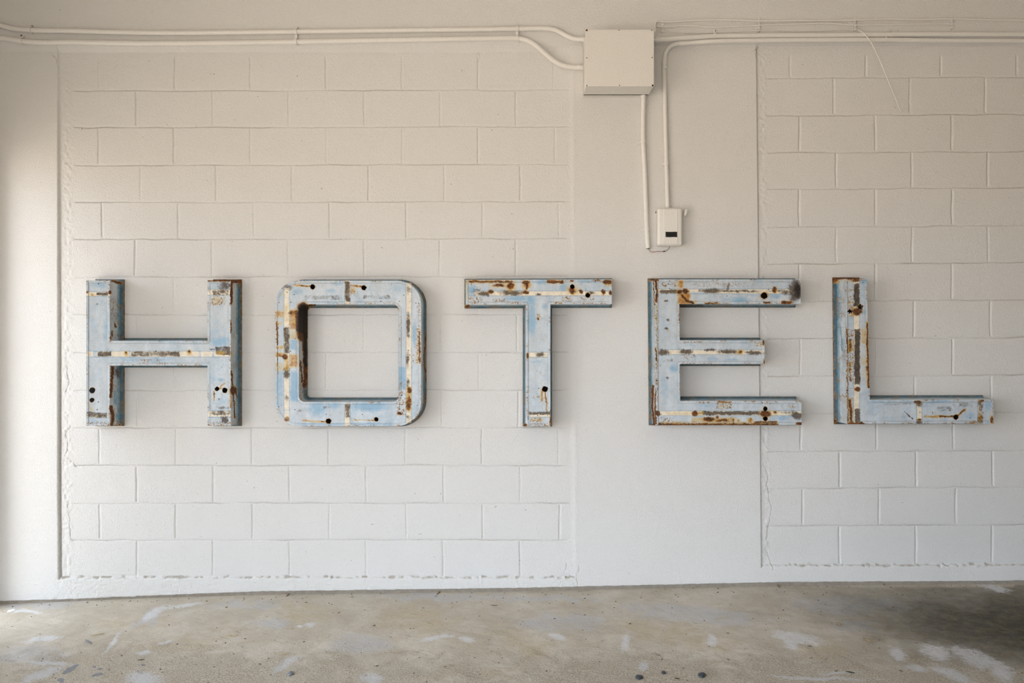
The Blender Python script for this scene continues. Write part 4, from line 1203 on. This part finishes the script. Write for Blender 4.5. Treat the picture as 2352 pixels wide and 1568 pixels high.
def junction_box():
    yb, d = -0.001, 0.187
    yf = yb - d
    x0, _, z1 = at(1345.3, 67.5, yf)
    x1, _, z0 = at(1502, 198.2, yf)
    z1 = min(z1, 2.876)
    base = np.array([(x0 + x1) / 2, yb, z0])
    root = empty('junction_box', tuple(base), 'large square white painted electrical box high on the pilaster', 'electrical box')
    m = MB()
    m.box(x0 - base[0] + 0.0015, x1 - base[0] - 0.0015, -d + 0.004, -0.036, 0.0015, z1 - z0 - 0.0015)
    m.box(x0 - base[0] + 0.0015, x1 - base[0] - 0.0015, -0.05, 0, 0.0015, z1 - z0 - 0.03)
    bevel(m.build('box_body', M_box, root), 0.0015)
    m = MB()
    m.box(x0 - base[0], x1 - base[0], -d, -d + 0.0035, 0, z1 - z0)
    bevel(m.build('cover', M_box, root), 0.001)
    for sx, sy, k in ((1346.9, 69.3, 1.3), (1421.6, 69.5, 1), (1497, 69.2, 1), (1347.6, 132.8, 1.1), (1498, 132, 1.1), (1348, 196, 1.1), (1423, 196, 1), (1499, 196, 1.9)):
        s = bpy.data.objects.new('screw_hole_dot', SCREW_ME)
        link(s, root)
        p = P3(sx, sy, yf - 0.0006)
        s.location = tuple(p - base)
        s.scale = (k, 1, k)
    m = MB()   # rusty ring round the top left screw
    p = P3(1347.5, 69.5, yf - 0.0005) - base
    m.tube([p, p + np.array([0, -0.001, 0])], 0.0052, 14)
    m.build('washer', M_rust, root)['label'] = 'rusty washer'
    m = MB()   # hub where the lower conduit leaves the box
    p = P3(1478, 218, -0.030)
    m.tube([p + np.array([0, 0, 0.02]) - base, p - base, p - base - np.array([0, 0, 0.012])], [0.0165, 0.0165, 0.0135], 20)
    smooth_angle(m.build('hub', M_pipe, root))
    for (hx, hy, hY) in ((1340.5, 90, -0.0495), (1339, 154.8, -0.020)):
        m = MB()
        p = P3(hx, hy, hY) - base
        m.tube([p + np.array([-0.010, 0, 0]), p + np.array([0.006, 0, 0])], 0.0145, 18)
        smooth_angle(m.build('hub', M_pipe, root))


junction_box()


def pts3(lst):
    """(px, py, Y) list -> world points"""
    return [np.array(at(a, b, c)) for a, b, c in lst]


def run(name, lst, r, mat, label, cat, group=None, n=6, sides=14):
    P = catmull(pts3(lst), n)
    base = P[0]
    root = empty(name, tuple(base), label, cat, group)
    m = MB()
    m.tube([p - base for p in P], r, sides)
    smooth_angle(m.build({'conduit': 'pipe', 'cable': 'sheath', 'wire': 'strand'}.get(name, 'pipe'), mat, root), 50)
    return root, base


def strap_v(root, base, px, y0, y1, Yw, pipes, w=0.014):
    """a vertical strap over horizontal pipes: follows the half rounds; pipes = [(py, r, Y)]"""
    m = MB()
    prof = []
    for (py, r, Yc) in sorted(pipes, key=lambda q: q[0]):
        c = np.array(at(px, py, Yc))
        rr = r + 0.0026
        for a in np.linspace(100, -100, 13):
            prof.append((Yc - rr * math.cos(math.radians(a)), c[2] + rr * math.sin(math.radians(a))))
    top, bot = at(px, y0, Yw)[2], at(px, y1, Yw)[2]
    prof = [(Yw - 0.0015, top)] + prof + [(Yw - 0.0015, bot)]
    x = at(px, y0, pipes[0][2])[0]
    v, f = [], []
    for (yy, zz) in prof:
        for dx in (-w / 2, w / 2):
            for dy in (0, 0.0022):
                v.append(np.array([x + dx, yy - dy, zz]) - base)
    for i in range(len(prof) - 1):
        a, b = i * 4, i * 4 + 4
        f += [(a + 1, a + 3, b + 3, b + 1), (a, b, b + 2, a + 2), (a, a + 1, b + 1, b), (a + 2, b + 2, b + 3, a + 3)]
    m.add(v, f)
    smooth_angle(m.build('strap', M_pipe, root), 35)


def strap_h(root, base, px, py, r, Yc, ears=(1, 1), w=0.013):
    """a strap round a vertical pipe with ears on the wall"""
    c = np.array(at(px, py, Yc))
    Yw = -0.0045
    rr = r + 0.0024
    prof = []
    for a in np.linspace(-95, 95, 13):
        prof.append((c[0] + rr * math.sin(math.radians(a)), Yc - rr * math.cos(math.radians(a))))
    if ears[0]:
        prof = [(c[0] - rr - 0.014, Yw), (c[0] - rr - 0.002, Yw)] + prof
    if ears[1]:
        prof = prof + [(c[0] + rr + 0.002, Yw), (c[0] + rr + 0.014, Yw)]
    v, f = [], []
    for (xx, yy) in prof:
        for dz in (-w / 2, w / 2):
            for dy in (0, 0.002):
                v.append(np.array([xx, yy - dy, c[2] + dz]) - base)
    m = MB()
    for i in range(len(prof) - 1):
        a, b = i * 4, i * 4 + 4
        f += [(a + 1, b + 1, b + 3, a + 3), (a, a + 2, b + 2, b), (a, b, b + 1, a + 1), (a + 2, a + 3, b + 3, b + 2)]
    m.add(v, f)
    smooth_angle(m.build('strap', M_pipe, root), 35)


YB_ = -BEAM - 0.0145      # centre of a pipe lying on the beam
# upper left pipe
r1 = 0.0128
rootA, bA = run('conduit', [(-22, 52, YB_), (0, 57.5, YB_), (31, 66, YB_), (64, 69, YB_), (153, 70.6, YB_), (255, 73.6, YB_), (383, 75.6, YB_), (600, 73.8, YB_), (855, 70.5, YB_), (1187, 66.4, YB_),
                            (1240, 65.4, YB_), (1262, 66.0, YB_), (1275, 68.5, YB_), (1289, 75, YB_), (1303, 83, YB_), (1316, 88.4, YB_), (1328, 89.8, YB_), (1344, 90, YB_)],
                r1, M_pipe, 'white painted conduit entering the square box at its upper left', 'conduit', 'painted conduits along the beam')
rootC, bC = run('conduit', [(-22, 87.5, YB_), (13, 88.5, YB_), (51, 94.5, YB_), (178, 96.6, YB_), (255, 98.4, YB_), (600, 97.2, YB_), (855, 92.8, YB_), (1150, 88, YB_), (1180, 87.6, YB_),
                            (1197, 89.0, YB_), (1214.6, 94, -0.050), (1231.6, 105, -0.047), (1252, 122.5, -0.038), (1272, 139, -0.029), (1289.5, 149.3, -0.022), (1310, 153.8, -0.018), (1342, 154.8, -0.018)],
                0.0132, M_pipe, 'white painted conduit that sweeps down to the lower left of the square box', 'conduit', 'painted conduits along the beam')
for px, y0, y1, pp in ((679.5, 60, 103, ((73.2, r1, YB_), (96.0, 0.0132, YB_))), (1187.5, 56, 100, ((66.4, r1, YB_), (88.0, 0.0132, YB_)))):
    strap_v(rootA, bA, px, y0, y1, -BEAM, pp)
strap_v(rootA, bA, 70, 60, 80, -BEAM, ((69.2, r1, YB_),), 0.012)
strap_v(rootC, bC, 50, 82, 104, -BEAM, ((94.4, 0.0132, YB_),), 0.011)
for root, base, px, py in ((rootC, bC, 49.5, 82), (rootA, bA, 74, 60.5)):
    m = MB()
    p = P3(px, py, -BEAM - 0.001) - base
    m.tube([p, p + np.array([0, -0.004, 0])], [0.0055, 0.004], 10)
    m.build('bolt', M_rust, root)['label'] = 'rusty bolt'

# right hand pipes
r2 = 0.0128
rootD, bD = run('conduit', [(1496, 91.6, -0.080), (1510, 91.2, -0.079), (1534, 89.6, -0.074), (1587, 86, -0.062), (1641, 83, YB_), (1712, 81.7, YB_), (1900, 80.6, YB_), (2092, 78.8, YB_), (2352, 78.7, YB_), (2752, 78.5, YB_)],
                r2, M_pipe, 'white painted conduit running right from the square box to the frame edge', 'conduit', 'painted conduits along the beam')
rootE, bE = run('conduit', [(2752, 93, -BEAM), (2352, 93.5, -BEAM - 0.001), (2150, 93.0, -BEAM - 0.006), (2034, 91.4, YB_), (1900, 91.7, YB_), (1741, 92.9, YB_), (1641, 94.8, YB_), (1600, 97, -0.043), (1572, 98.6, -0.036), (1558, 99.6, -0.03), (1545, 103.6, -0.024),
                            (1534.5, 112, -0.018), (1528.5, 123.6, -0.0145), (1526.8, 136, -0.0135), (1526.6, 200, -0.0135), (1527.5, 251, -0.0135), (1530.5, 373.5, -0.0135), (1532.4, 440, -0.0135), (1533.4, 482, -0.0135)],
                0.0118, M_pipe, 'white conduit bending down from the beam to the small switch box', 'conduit', 'painted conduits along the beam')
rootG, bG = run('conduit', [(1478, 214, -0.030), (1478, 226, -0.029), (1477.6, 250, -0.020), (1477.4, 322, -0.0145), (1480.8, 391, -0.0145), (1484, 480.6, -0.0145), (1486.4, 544, -0.0145), (1488.8, 570, -0.0145)],
                0.0125, M_pipe, 'white vertical conduit below the square box, cut off open at its lower end', 'conduit')
m = MB()
p = P3(1488.9, 570.4, -0.0145) - bG
m.tube([p + np.array([0, 0, 0.001]), p + np.array([0.0001, 0, -0.0012])], 0.0108, 14)
m.build('open_end_shade', M_black, rootG)['label'] = 'black disc for the shade inside the open conduit end'  # black disc standing for the shade inside the cut pipe
# couplings
def coupling(root, base, a, b, r):
    m = MB()
    A, B = P3(*a) - base, P3(*b) - base
    e = (B - A) * 0.08
    m.tube([A, A + e, B - e, B], [r * 0.92, r, r, r * 0.92], 18)
    smooth_angle(m.build('coupling', M_pipe, root))


coupling(rootE, bE, (1561, 99.4, -0.033), (1579, 98.2, -0.038), 0.0133)
coupling(rootE, bE, (1526.7, 134, -0.0135), (1526.6, 149, -0.0135), 0.0133)
coupling(rootC, bC, (1325, 154.3, -0.020), (1337.5, 154.7, -0.020), 0.0146)
coupling(rootD, bD, (1505, 91.3, -0.0795), (1517, 90.7, -0.0775), 0.0142)
strap_h(rootE, bE, 1526.6, 156, 0.0118, -0.0135, (1, 0))
strap_h(rootE, bE, 1530.6, 376.5, 0.0118, -0.0135, (1, 1))
strap_h(rootG, bG, 1477.4, 326.5, 0.0125, -0.0145, (1, 1))
strap_h(rootG, bG, 1485.6, 526.5, 0.0125, -0.0145, (1, 1))
strap_v(rootD, bD, 1641, 68, 90, -BEAM, ((83.1, r2, YB_),), 0.011)
strap_v(rootD, bD, 2047.5, 68, 86, -BEAM, ((79.1, r2, YB_),), 0.010)
strap_v(rootE, bE, 2033, 84, 98, -BEAM, ((91.4, 0.0118, YB_),), 0.009)
m = MB()
p = P3(1642.6, 71, -BEAM - 0.001) - bD
m.tube([p, p + np.array([0, -0.002, 0])], 0.008, 16)
m.build('strap_ear', M_pipe, rootD)
q = bpy.data.objects.new('screw_hole_dot', SCREW_ME)
link(q, rootD)
q.location = tuple(p + np.array([0, -0.003, 0]))
q.scale = (1.2, 1, 1.2)

# thin cables over them
YC = -BEAM - 0.0095
rootK, bK = run('cable', [(1499, 76, -0.10), (1504.5, 73, -0.085), (1504.8, 66, -0.065), (1505, 56, -0.050), (1507.5, 50, -0.045), (1513, 48.4, YC), (1521, 49.5, YC), (1587, 47.2, YC), (1641, 45.2, YC), (1690, 46, YC), (1742.5, 48, YC), (1820, 47.4, YC), (1900, 46.6, YC), (1963, 45.8, YC),
                          (2034, 43.8, YC), (2111, 44.8, YC), (2186, 43.2, YC), (2270, 45.4, YC), (2352, 46.2, YC), (2752, 46.2, YC)],
                0.0052, M_pipe, 'topmost thin white painted cable clipped along the beam, right of the square box', 'cable', 'thin cables clipped to the beam', 5, 10)
rootM, bM = run('cable', [(1507, 59, YC), (1521, 61.5, YC), (1555, 60, YC), (1587, 58.6, YC), (1641, 62.6, YC), (1694, 60.4, YC), (1742.5, 57.8, YC), (1819, 55.2, YC), (1870, 53.8, YC), (1900, 53.4, YC), (1963, 57.5, YC), (2010, 57, YC), (2073, 55.8, YC), (2130, 55, YC), (2188, 54.8, YC)],
                0.0042, M_pipe, 'wavy middle cable of three on the beam, ending at the last clip', 'cable', 'thin cables clipped to the beam', 5, 10)
rootN, bN = run('cable', [(1507, 66, YC), (1521, 71, YC), (1560, 74.0, -BEAM - 0.004), (1605, 76, -BEAM - 0.004), (1658, 74.6, -BEAM - 0.004), (1742.5, 69.3, YC), (1837, 71.8, -BEAM - 0.004), (1900, 69.6, YC), (1955, 67.2, YC), (1965, 67.6, YC), (1973, 69.6, -BEAM - 0.012), (1981, 74, -BEAM - 0.022), (1989, 82, -BEAM - 0.032), (1997, 92, -BEAM - 0.038), (2006, 107, -BEAM - 0.038),
                          (2015, 126, -BEAM - 0.034), (2027, 153, -0.058), (2042, 190, -0.046), (2056, 224, -0.032), (2069, 256, -0.016)],
                0.0027, M_pipe, 'loose thin white wire that drops from the beam and hangs down the right panel', 'cable', 'thin cables clipped to the beam', 6, 8)
for px, ys in ((1521.5, (49.5, 61.5, 71)), (1742.5, (48, 57.8, 69.3)), (1963.5, (45.8, 57.5, 67.4)), (2185.5, (43.2, 54.8, 63))):
    m = MB()
    for y_ in ys:
        p = P3(px, y_, YC) - bK
        prof = [p + np.array([0, 0.008 - 0.0165 * math.sin(math.radians(a)), 0.0085 * math.cos(math.radians(a))]) for a in np.linspace(0, 180, 9)]
        v, f = [], []
        for q_ in prof:
            for dx in (-0.0055, 0.0055):
                v.append(q_ + np.array([dx, 0, 0]))
                v.append(q_ + np.array([dx, 0.0015, 0]))
        for i in range(len(prof) - 1):
            a, b = i * 4, i * 4 + 4
            f += [(a, a + 2, b + 2, b), (a + 1, b + 1, b + 3, a + 3), (a, b, b + 1, a + 1), (a + 2, a + 3, b + 3, b + 2)]
        m.add(v, f)
    z1_, z0_ = (P3(px, ys[0] - 7, -BEAM) - bK)[2], (P3(px, ys[-1] + 4, -BEAM) - bK)[2]
    xc = (P3(px, 50, -BEAM) - bK)[0]
    yb_ = -BEAM - bK[1]
    m.box(xc - 0.0045, xc + 0.0045, yb_ - 0.006, yb_, z0_, z1_)
    smooth_angle(m.build('clip', M_pipe, rootK), 40)


# ------------------------------------------------------------------ switch box
def switch_box():
    D = 0.062
    yf = -D
    x0, _, z1 = at(1510.5, 476.3, yf)
    x1, _, z0 = at(1568.4, 564.0, yf)
    base = np.array([(x0 + x1) / 2, -0.001, z0])
    root = empty('switch_box', tuple(base), 'small rounded white switch box with a black label window and side lever', 'switch box')
    w, h = x1 - x0, z1 - z0

    def prism(inset_list, r, name, mat, bev=0.0):
        m = MB()
        rings = []
        for (ins, y) in inset_list:
            P = rrect(-w / 2 + ins, ins, w / 2 - ins, h - ins, max(r - ins, 0.002), 2, 8)
            rings.append([(p[0], y, p[1]) for p in P])
        n = len(rings[0])
        v = [p for rg in rings for p in rg]
        f = []
        for i in range(len(rings) - 1):
            f += [(i * n + k, i * n + (k + 1) % n, (i + 1) * n + (k + 1) % n, (i + 1) * n + k) for k in range(n)]
        f.append(tuple((len(rings) - 1) * n + k for k in range(n)))
        f.append(tuple(range(n - 1, -1, -1)))
        m.add(v, f)
        return smooth_angle(m.build(name, mat, root), 40)
    prism([(0.004, 0.0), (0.001, -0.012), (0.0, -0.018), (0.0, -0.034)], 0.014, 'housing', M_plast)
    prism([(0.0015, -0.034), (0.0, -0.036), (0.0, -0.048), (0.003, -0.055), (0.009, -0.060), (0.011, -0.0605)], 0.014, 'cover', M_plast)
    # raised middle band of the cover
    m = MB()
    a0, a1 = at(1524, 500, yf)[0] - base[0], at(1556.5, 500, yf)[0] - base[0]
    m.box(a0, a1, -0.0625, -0.058, 0.009, h - 0.009)
    bevel(m.build('raised_band', M_plast, root), 0.0015)
    m = MB()
    xa, _, za = at(1528.7, 544.6, -0.063)
    xb, _, zb = at(1555.2, 532.2, -0.063)
    n = 14
    v, f = [], []
    for i in range(n + 1):
        t = i / n
        x = xa + (xb - xa) * t
        for z, s in ((za, 1), (zb, -1)):
            zz = z + s * 0.0012 * (random.random() - 0.2)
            v.append((x - base[0], -0.0621, zz - base[2]))
            v.append((x - base[0], -0.0632, zz - base[2]))
    for i in range(n):
        a, b = i * 4, i * 4 + 4
        f += [(a + 1, b + 1, b + 3, a + 3), (a, a + 1, a + 3, a + 2), (a, b, b + 1, a + 1), (a + 2, a + 3, b + 3, b + 2)]
    m.add(v, f)
    m.build('label_window', M_black, root)['label'] = 'black label window'
    # lever on the right: thin shaft with a long knob
    m = MB()
    p0 = P3(1567, 511, -0.030) - base
    p1 = P3(1573, 496, -0.036) - base
    p2 = P3(1577.5, 480, -0.036) - base
    m.tube([p0, p1], 0.0022, 10)
    d_ = (p2 - p1)
    m.tube([p1 - d_ * 0.0, p1 + d_ * 0.06, p1 + d_ * 0.15, p1 + d_ * 0.8, p1 + d_ * 0.95, p1 + d_ * 1.0], [0.0045, 0.0075, 0.0082, 0.0086, 0.0065, 0.002], 14)
    smooth_angle(m.build('lever', M_plast, root), 50)
    # knobs and glands under the box
    for kx, rr in ((1534.5, 0.0075), (1545, 0.006), (1554, 0.006)):
        m = MB()
        p = P3(kx, 564.5, -0.035) - base
        m.tube([p + np.array([0, 0, 0.004]), p + np.array([0, 0, -0.004])], rr, 12)
        smooth_angle(m.build('gland', M_plast, root))
    m = MB()   # rusty hinge lug at the left
    p = P3(1506.8, 487.5, -0.020) - base
    m.box(p[0] - 0.003, p[0] + 0.004, p[1] - 0.004, p[1] + 0.004, p[2] - 0.004, p[2] + 0.004)
    m.build('hinge_lug', M_rust, root)['label'] = 'rusty hinge lug'
    m = MB()
    p = P3(1507.5, 497, -0.020) - base
    m.box(p[0] - 0.002, p[0] + 0.004, p[1] - 0.004, p[1] + 0.004, p[2] - 0.012, p[2] + 0.012)
    bevel(m.build('hinge_lug', M_plast, root), 0.001)


switch_box()
rootW, bW = run('wire', [(1488.9, 570, -0.015), (1491, 573, -0.012), (1495, 578, -0.009), (1503, 578.4, -0.006), (1513, 577, -0.006), (1521, 577.6, -0.006), (1527, 577, -0.008), (1533, 573.5, -0.016), (1537, 569, -0.028), (1538, 565, -0.034)],
                0.0015, M_wire, 'thin brown wire looping from the cut conduit to the switch box', 'wire', None, 6, 8)
m = MB()
A, B = P3(1523, 577.5, -0.007) - bW, P3(1528, 576.4, -0.010) - bW
m.tube([A, B], 0.0026, 8)
m.build('splice', M_black, rootW)['label'] = 'dark taped splice'


# ------------------------------------------------------------------ things lying on the floor
def on_floor(px, py):
    u, v = px - 1176, py - 784
    t = 3.3
    for _ in range(20):
        X = u * t / F
        t = (CAM_Z - float(floor_z(X))) * F / v
    X = u * t / F
    return X, t - CAM_D, float(floor_z(X))


FLOOR_OBJ = bpy.data.objects['floor']


def floor_height(x, y):
    ok, loc, n, i = FLOOR_OBJ.ray_cast((x, y, 1.0), (0, 0, -1))
    return loc[2] if ok else float(floor_z(x))


bpy.context.view_layer.update()


def pebble(px, py, w_px, h_px, mat, label, name='pebble', flat=0.45, seed=1, ang=0.0, cat='stone', group=None):
    x, y, z = on_floor(px, py)
    z = floor_height(x, y)
    t = y + CAM_D
    a = w_px * t / F / 2
    b = max(a * 0.55, h_px * t / F / 2 / 0.45)       # foreshortened depth
    b = min(b, a * 1.4)
    h = a * flat
    N, Mr = 20, 8
    v, f = [], []
    rs = np.random.default_rng(seed)
    ph = rs.random(4) * 6
    ca, sa = math.cos(ang), math.sin(ang)
    for j in range(Mr + 1):
        th = math.pi * j / Mr
        for i in range(N):
            q = 2 * math.pi * i / N
            k = 1 + 0.08 * math.sin(2 * q + ph[0]) + 0.06 * math.sin(3 * q + ph[1]) + 0.03 * math.sin(5 * q + ph[2])
            xx = a * k * math.sin(th) * math.cos(q)
            yy = b * k * math.sin(th) * math.sin(q)
            v.append((xx * ca - yy * sa, xx * sa + yy * ca, h * 0.75 + h * math.cos(th)))
    for j in range(Mr):
        for i in range(N):
            i2 = (i + 1) % N
            f.append((j * N + i, (j + 1) * N + i, (j + 1) * N + i2, j * N + i2))
    o = mesh_obj(name, v, f, mat, None, True)
    o.location = (x, y, z - 0.0004)
    tag(o, label, cat, group)
    return o


def stick(p0, p1, r, mat, label, cat='twig', name='twig', bend=0.0):
    a, b = on_floor(*p0), on_floor(*p1)
    za, zb = floor_height(a[0], a[1]), floor_height(b[0], b[1])
    mid = ((a[0] + b[0]) / 2, (a[1] + b[1]) / 2)
    zm = floor_height(*mid)
    lift = max(za, zb, zm) - (za + zb) / 2
    A = np.array([a[0], a[1], za + r + max(0, lift) * 0.6])
    B = np.array([b[0], b[1], zb + r + max(0, lift) * 0.6])
    d = B - A
    nrm = np.array([-d[1], d[0], 0]) * bend
    P = [A, A + d * 0.25 + nrm * 0.75, A + d * 0.5 + nrm, A + d * 0.75 + nrm * 0.8, B]
    m = MB()
    m.tube([p - A for p in P], [r * 0.7, r, r, r * 0.9, r * 0.5], 8)
    o = m.build(name, mat, None, True)
    o.location = tuple(A)
    tag(o, label, cat)
    return o


def leaf(px, py, L, W, ang, mat, label, curl=0.25):
    x, y, z = on_floor(px, py)
    z = floor_height(x, y)
    n = 10
    v, f = [], []
    for i in range(n + 1):
        t = i / n
        w = W / 2 * math.sin(math.pi * min(1, t * 0.96 + 0.02)) ** 0.8
        for s in (-1, 0, 1):
            zz = 0.0012 + curl * W * (abs(s) * 0.6 + 0.5 * (2 * t - 1) ** 2)
            v.append((L * (t - 0.5), s * w, zz))
    for i in range(n):
        for s in range(2):
            a = i * 3 + s
            f.append((a, a + 3, a + 4, a + 1))
    o = mesh_obj('leaf', v, f, mat, None, True)
    sol = o.modifiers.new('thickness', 'SOLIDIFY')
    sol.thickness = 0.0007
    o.location = (x, y, z)
    o.rotation_euler = (0, 0, ang)
    tag(o, label, 'leaf')


pebble(1468, 1556.5, 18, 9, M_stone, 'dark flat pebble at the bottom edge, leftmost of three dark pebbles', seed=3, group='dark pebbles on the floor')
pebble(1524, 1544, 11, 7, M_stone, 'smallest dark pebble, middle one of three below the letter E', seed=4, group='dark pebbles on the floor')
pebble(1612, 1552.5, 18, 11, M_stone, 'dark oval pebble, rightmost of three below the letter E', seed=5, ang=-0.4, group='dark pebbles on the floor')
pebble(667, 1550, 15, 9, M_greystone, 'grey pebble alone on the floor below the letter O', seed=6)
leaf(1954, 1545.5, 0.030, 0.010, -0.45, M_darkleaf, 'dark green leaf on the floor below the letter L')
leaf(1555, 1558, 0.018, 0.008, -0.3, M_leaf, 'small brown leaf between the dark pebbles')
leaf(1860, 1485, 0.018, 0.006, -0.2, M_darkleaf, 'small dark leaf at the end of the white floor patch')
leaf(1135, 1390.5, 0.032, 0.007, -0.1, M_leaf, 'curled brown leaf near the wall below the letter T')
leaf(324, 1516, 0.024, 0.008, 0.3, M_leaf, 'brown curled leaf on the floor at lower left')
stick((208, 1461), (240, 1455.5), 0.0022, M_straw, 'pale straw stick on the floor below the letter H, leftmost of the straws', bend=-0.03)
stick((519, 1459), (547, 1459.5), 0.0019, M_straw, 'pale straw lying level on the floor, below the gap between H and O')
stick((640, 1502), (661, 1499.5), 0.0016, M_straw, 'short yellowish straw below the letter O')
stick((197, 1472), (210, 1481), 0.0034, M_greystone, 'short grey stub lying under the leftmost straw', 'stick', 'stub')
stick((1779, 1341), (1789, 1351), 0.0045, M_wood, 'wood splinter at the foot of the wall below the letter E', 'splinter', 'wood_splinter', 0.1)
stick((2024, 1341), (2033, 1346), 0.0035, M_wood, 'wood splinter at the foot of the wall below the letter L', 'splinter', 'wood_splinter', 0.1)
stick((1921, 1432), (1931, 1438), 0.0045, M_wood, 'brown wood chip on the grey floor below the letter L', 'splinter', 'wood_splinter', 0.1)
stick((1982, 1467), (2004, 1477), 0.0030, M_wood, 'long brown splinter right of the white floor patch', 'splinter', 'wood_splinter', 0.05)
stick((1003, 1366), (1012, 1358), 0.0030, M_wood, 'short splinter leaning at the wall below the letters O and T', 'splinter', 'wood_splinter', 0.0)
stick((657, 1370), (664, 1364), 0.0028, M_wood, 'tiny splinter at the wall below the letter O', 'splinter', 'wood_splinter', 0.0)
stick((870, 1357), (874, 1365), 0.0022, M_wood, 'tiny twig at the foot of the wall below the letter O', 'twig', 'twig', 0.0)


def paper_flake():
    x, y, z = on_floor(25, 1403)
    z = floor_height(x, y)
    n = 18
    v = [(0.016 * math.cos(q) * (1 + 0.1 * math.sin(3 * q)), 0.024 * math.sin(q), 0.0) for q in np.linspace(0, 2 * math.pi, n, endpoint=False)]
    v += [(a * 0.96, b * 0.96, 0.0016) for a, b, c in v]
    f = [(k, (k + 1) % n, n + (k + 1) % n, n + k) for k in range(n)] + [tuple(range(n, 2 * n)), tuple(range(n - 1, -1, -1))]
    o = mesh_obj('paint_flake', v, f, M_paper)
    o.location = (x, y, z + 0.0008)
    tag(o, 'round white flake on the floor at the far left', 'paint flake')


paper_flake()


def grit():
    """sand, crumbs and chips too many to count"""
    m = MB()
    rs = np.random.default_rng(5)
    for i in range(620):
        px = rs.uniform(-10, 2360)
        py = rs.uniform(1350, 1572) if rs.random() < 0.7 else np.interp(px, FLOOR_X, FLOOR_Y) + abs(rs.normal(0, 8)) + 1
        if py < np.interp(px, FLOOR_X, FLOOR_Y) + 1:
            continue
        x, y, z = on_floor(px, py)
        if y > -0.012:
            continue
        z = floor_height(x, y)
        r = 0.0012 + 0.0022 * rs.random() ** 2
        L = r * (1 + 2.5 * rs.random())
        q = rs.random() * 6.28
        c, s = math.cos(q), math.sin(q)
        pts = []
        for (a, b, h) in ((L, 0, .4), (0, r, .5), (-L, 0, .4), (0, -r, .4), (0, 0, 1.3), (0, 0, -.4)):
            pts.append((x + a * c - b * s, y + a * s + b * c, z + h * r))
        m.add(pts, [(0, 1, 4), (1, 2, 4), (2, 3, 4), (3, 0, 4), (1, 0, 5), (2, 1, 5), (3, 2, 5), (0, 3, 5)])
    o = m.build('floor_grit', simple('brown_grit', (0.20, 0.15, 0.10), 0.9, 0.3, 6))
    tag(o, 'fine brown grit and crumbs scattered over the concrete floor', 'grit', kind='stuff')


grit()
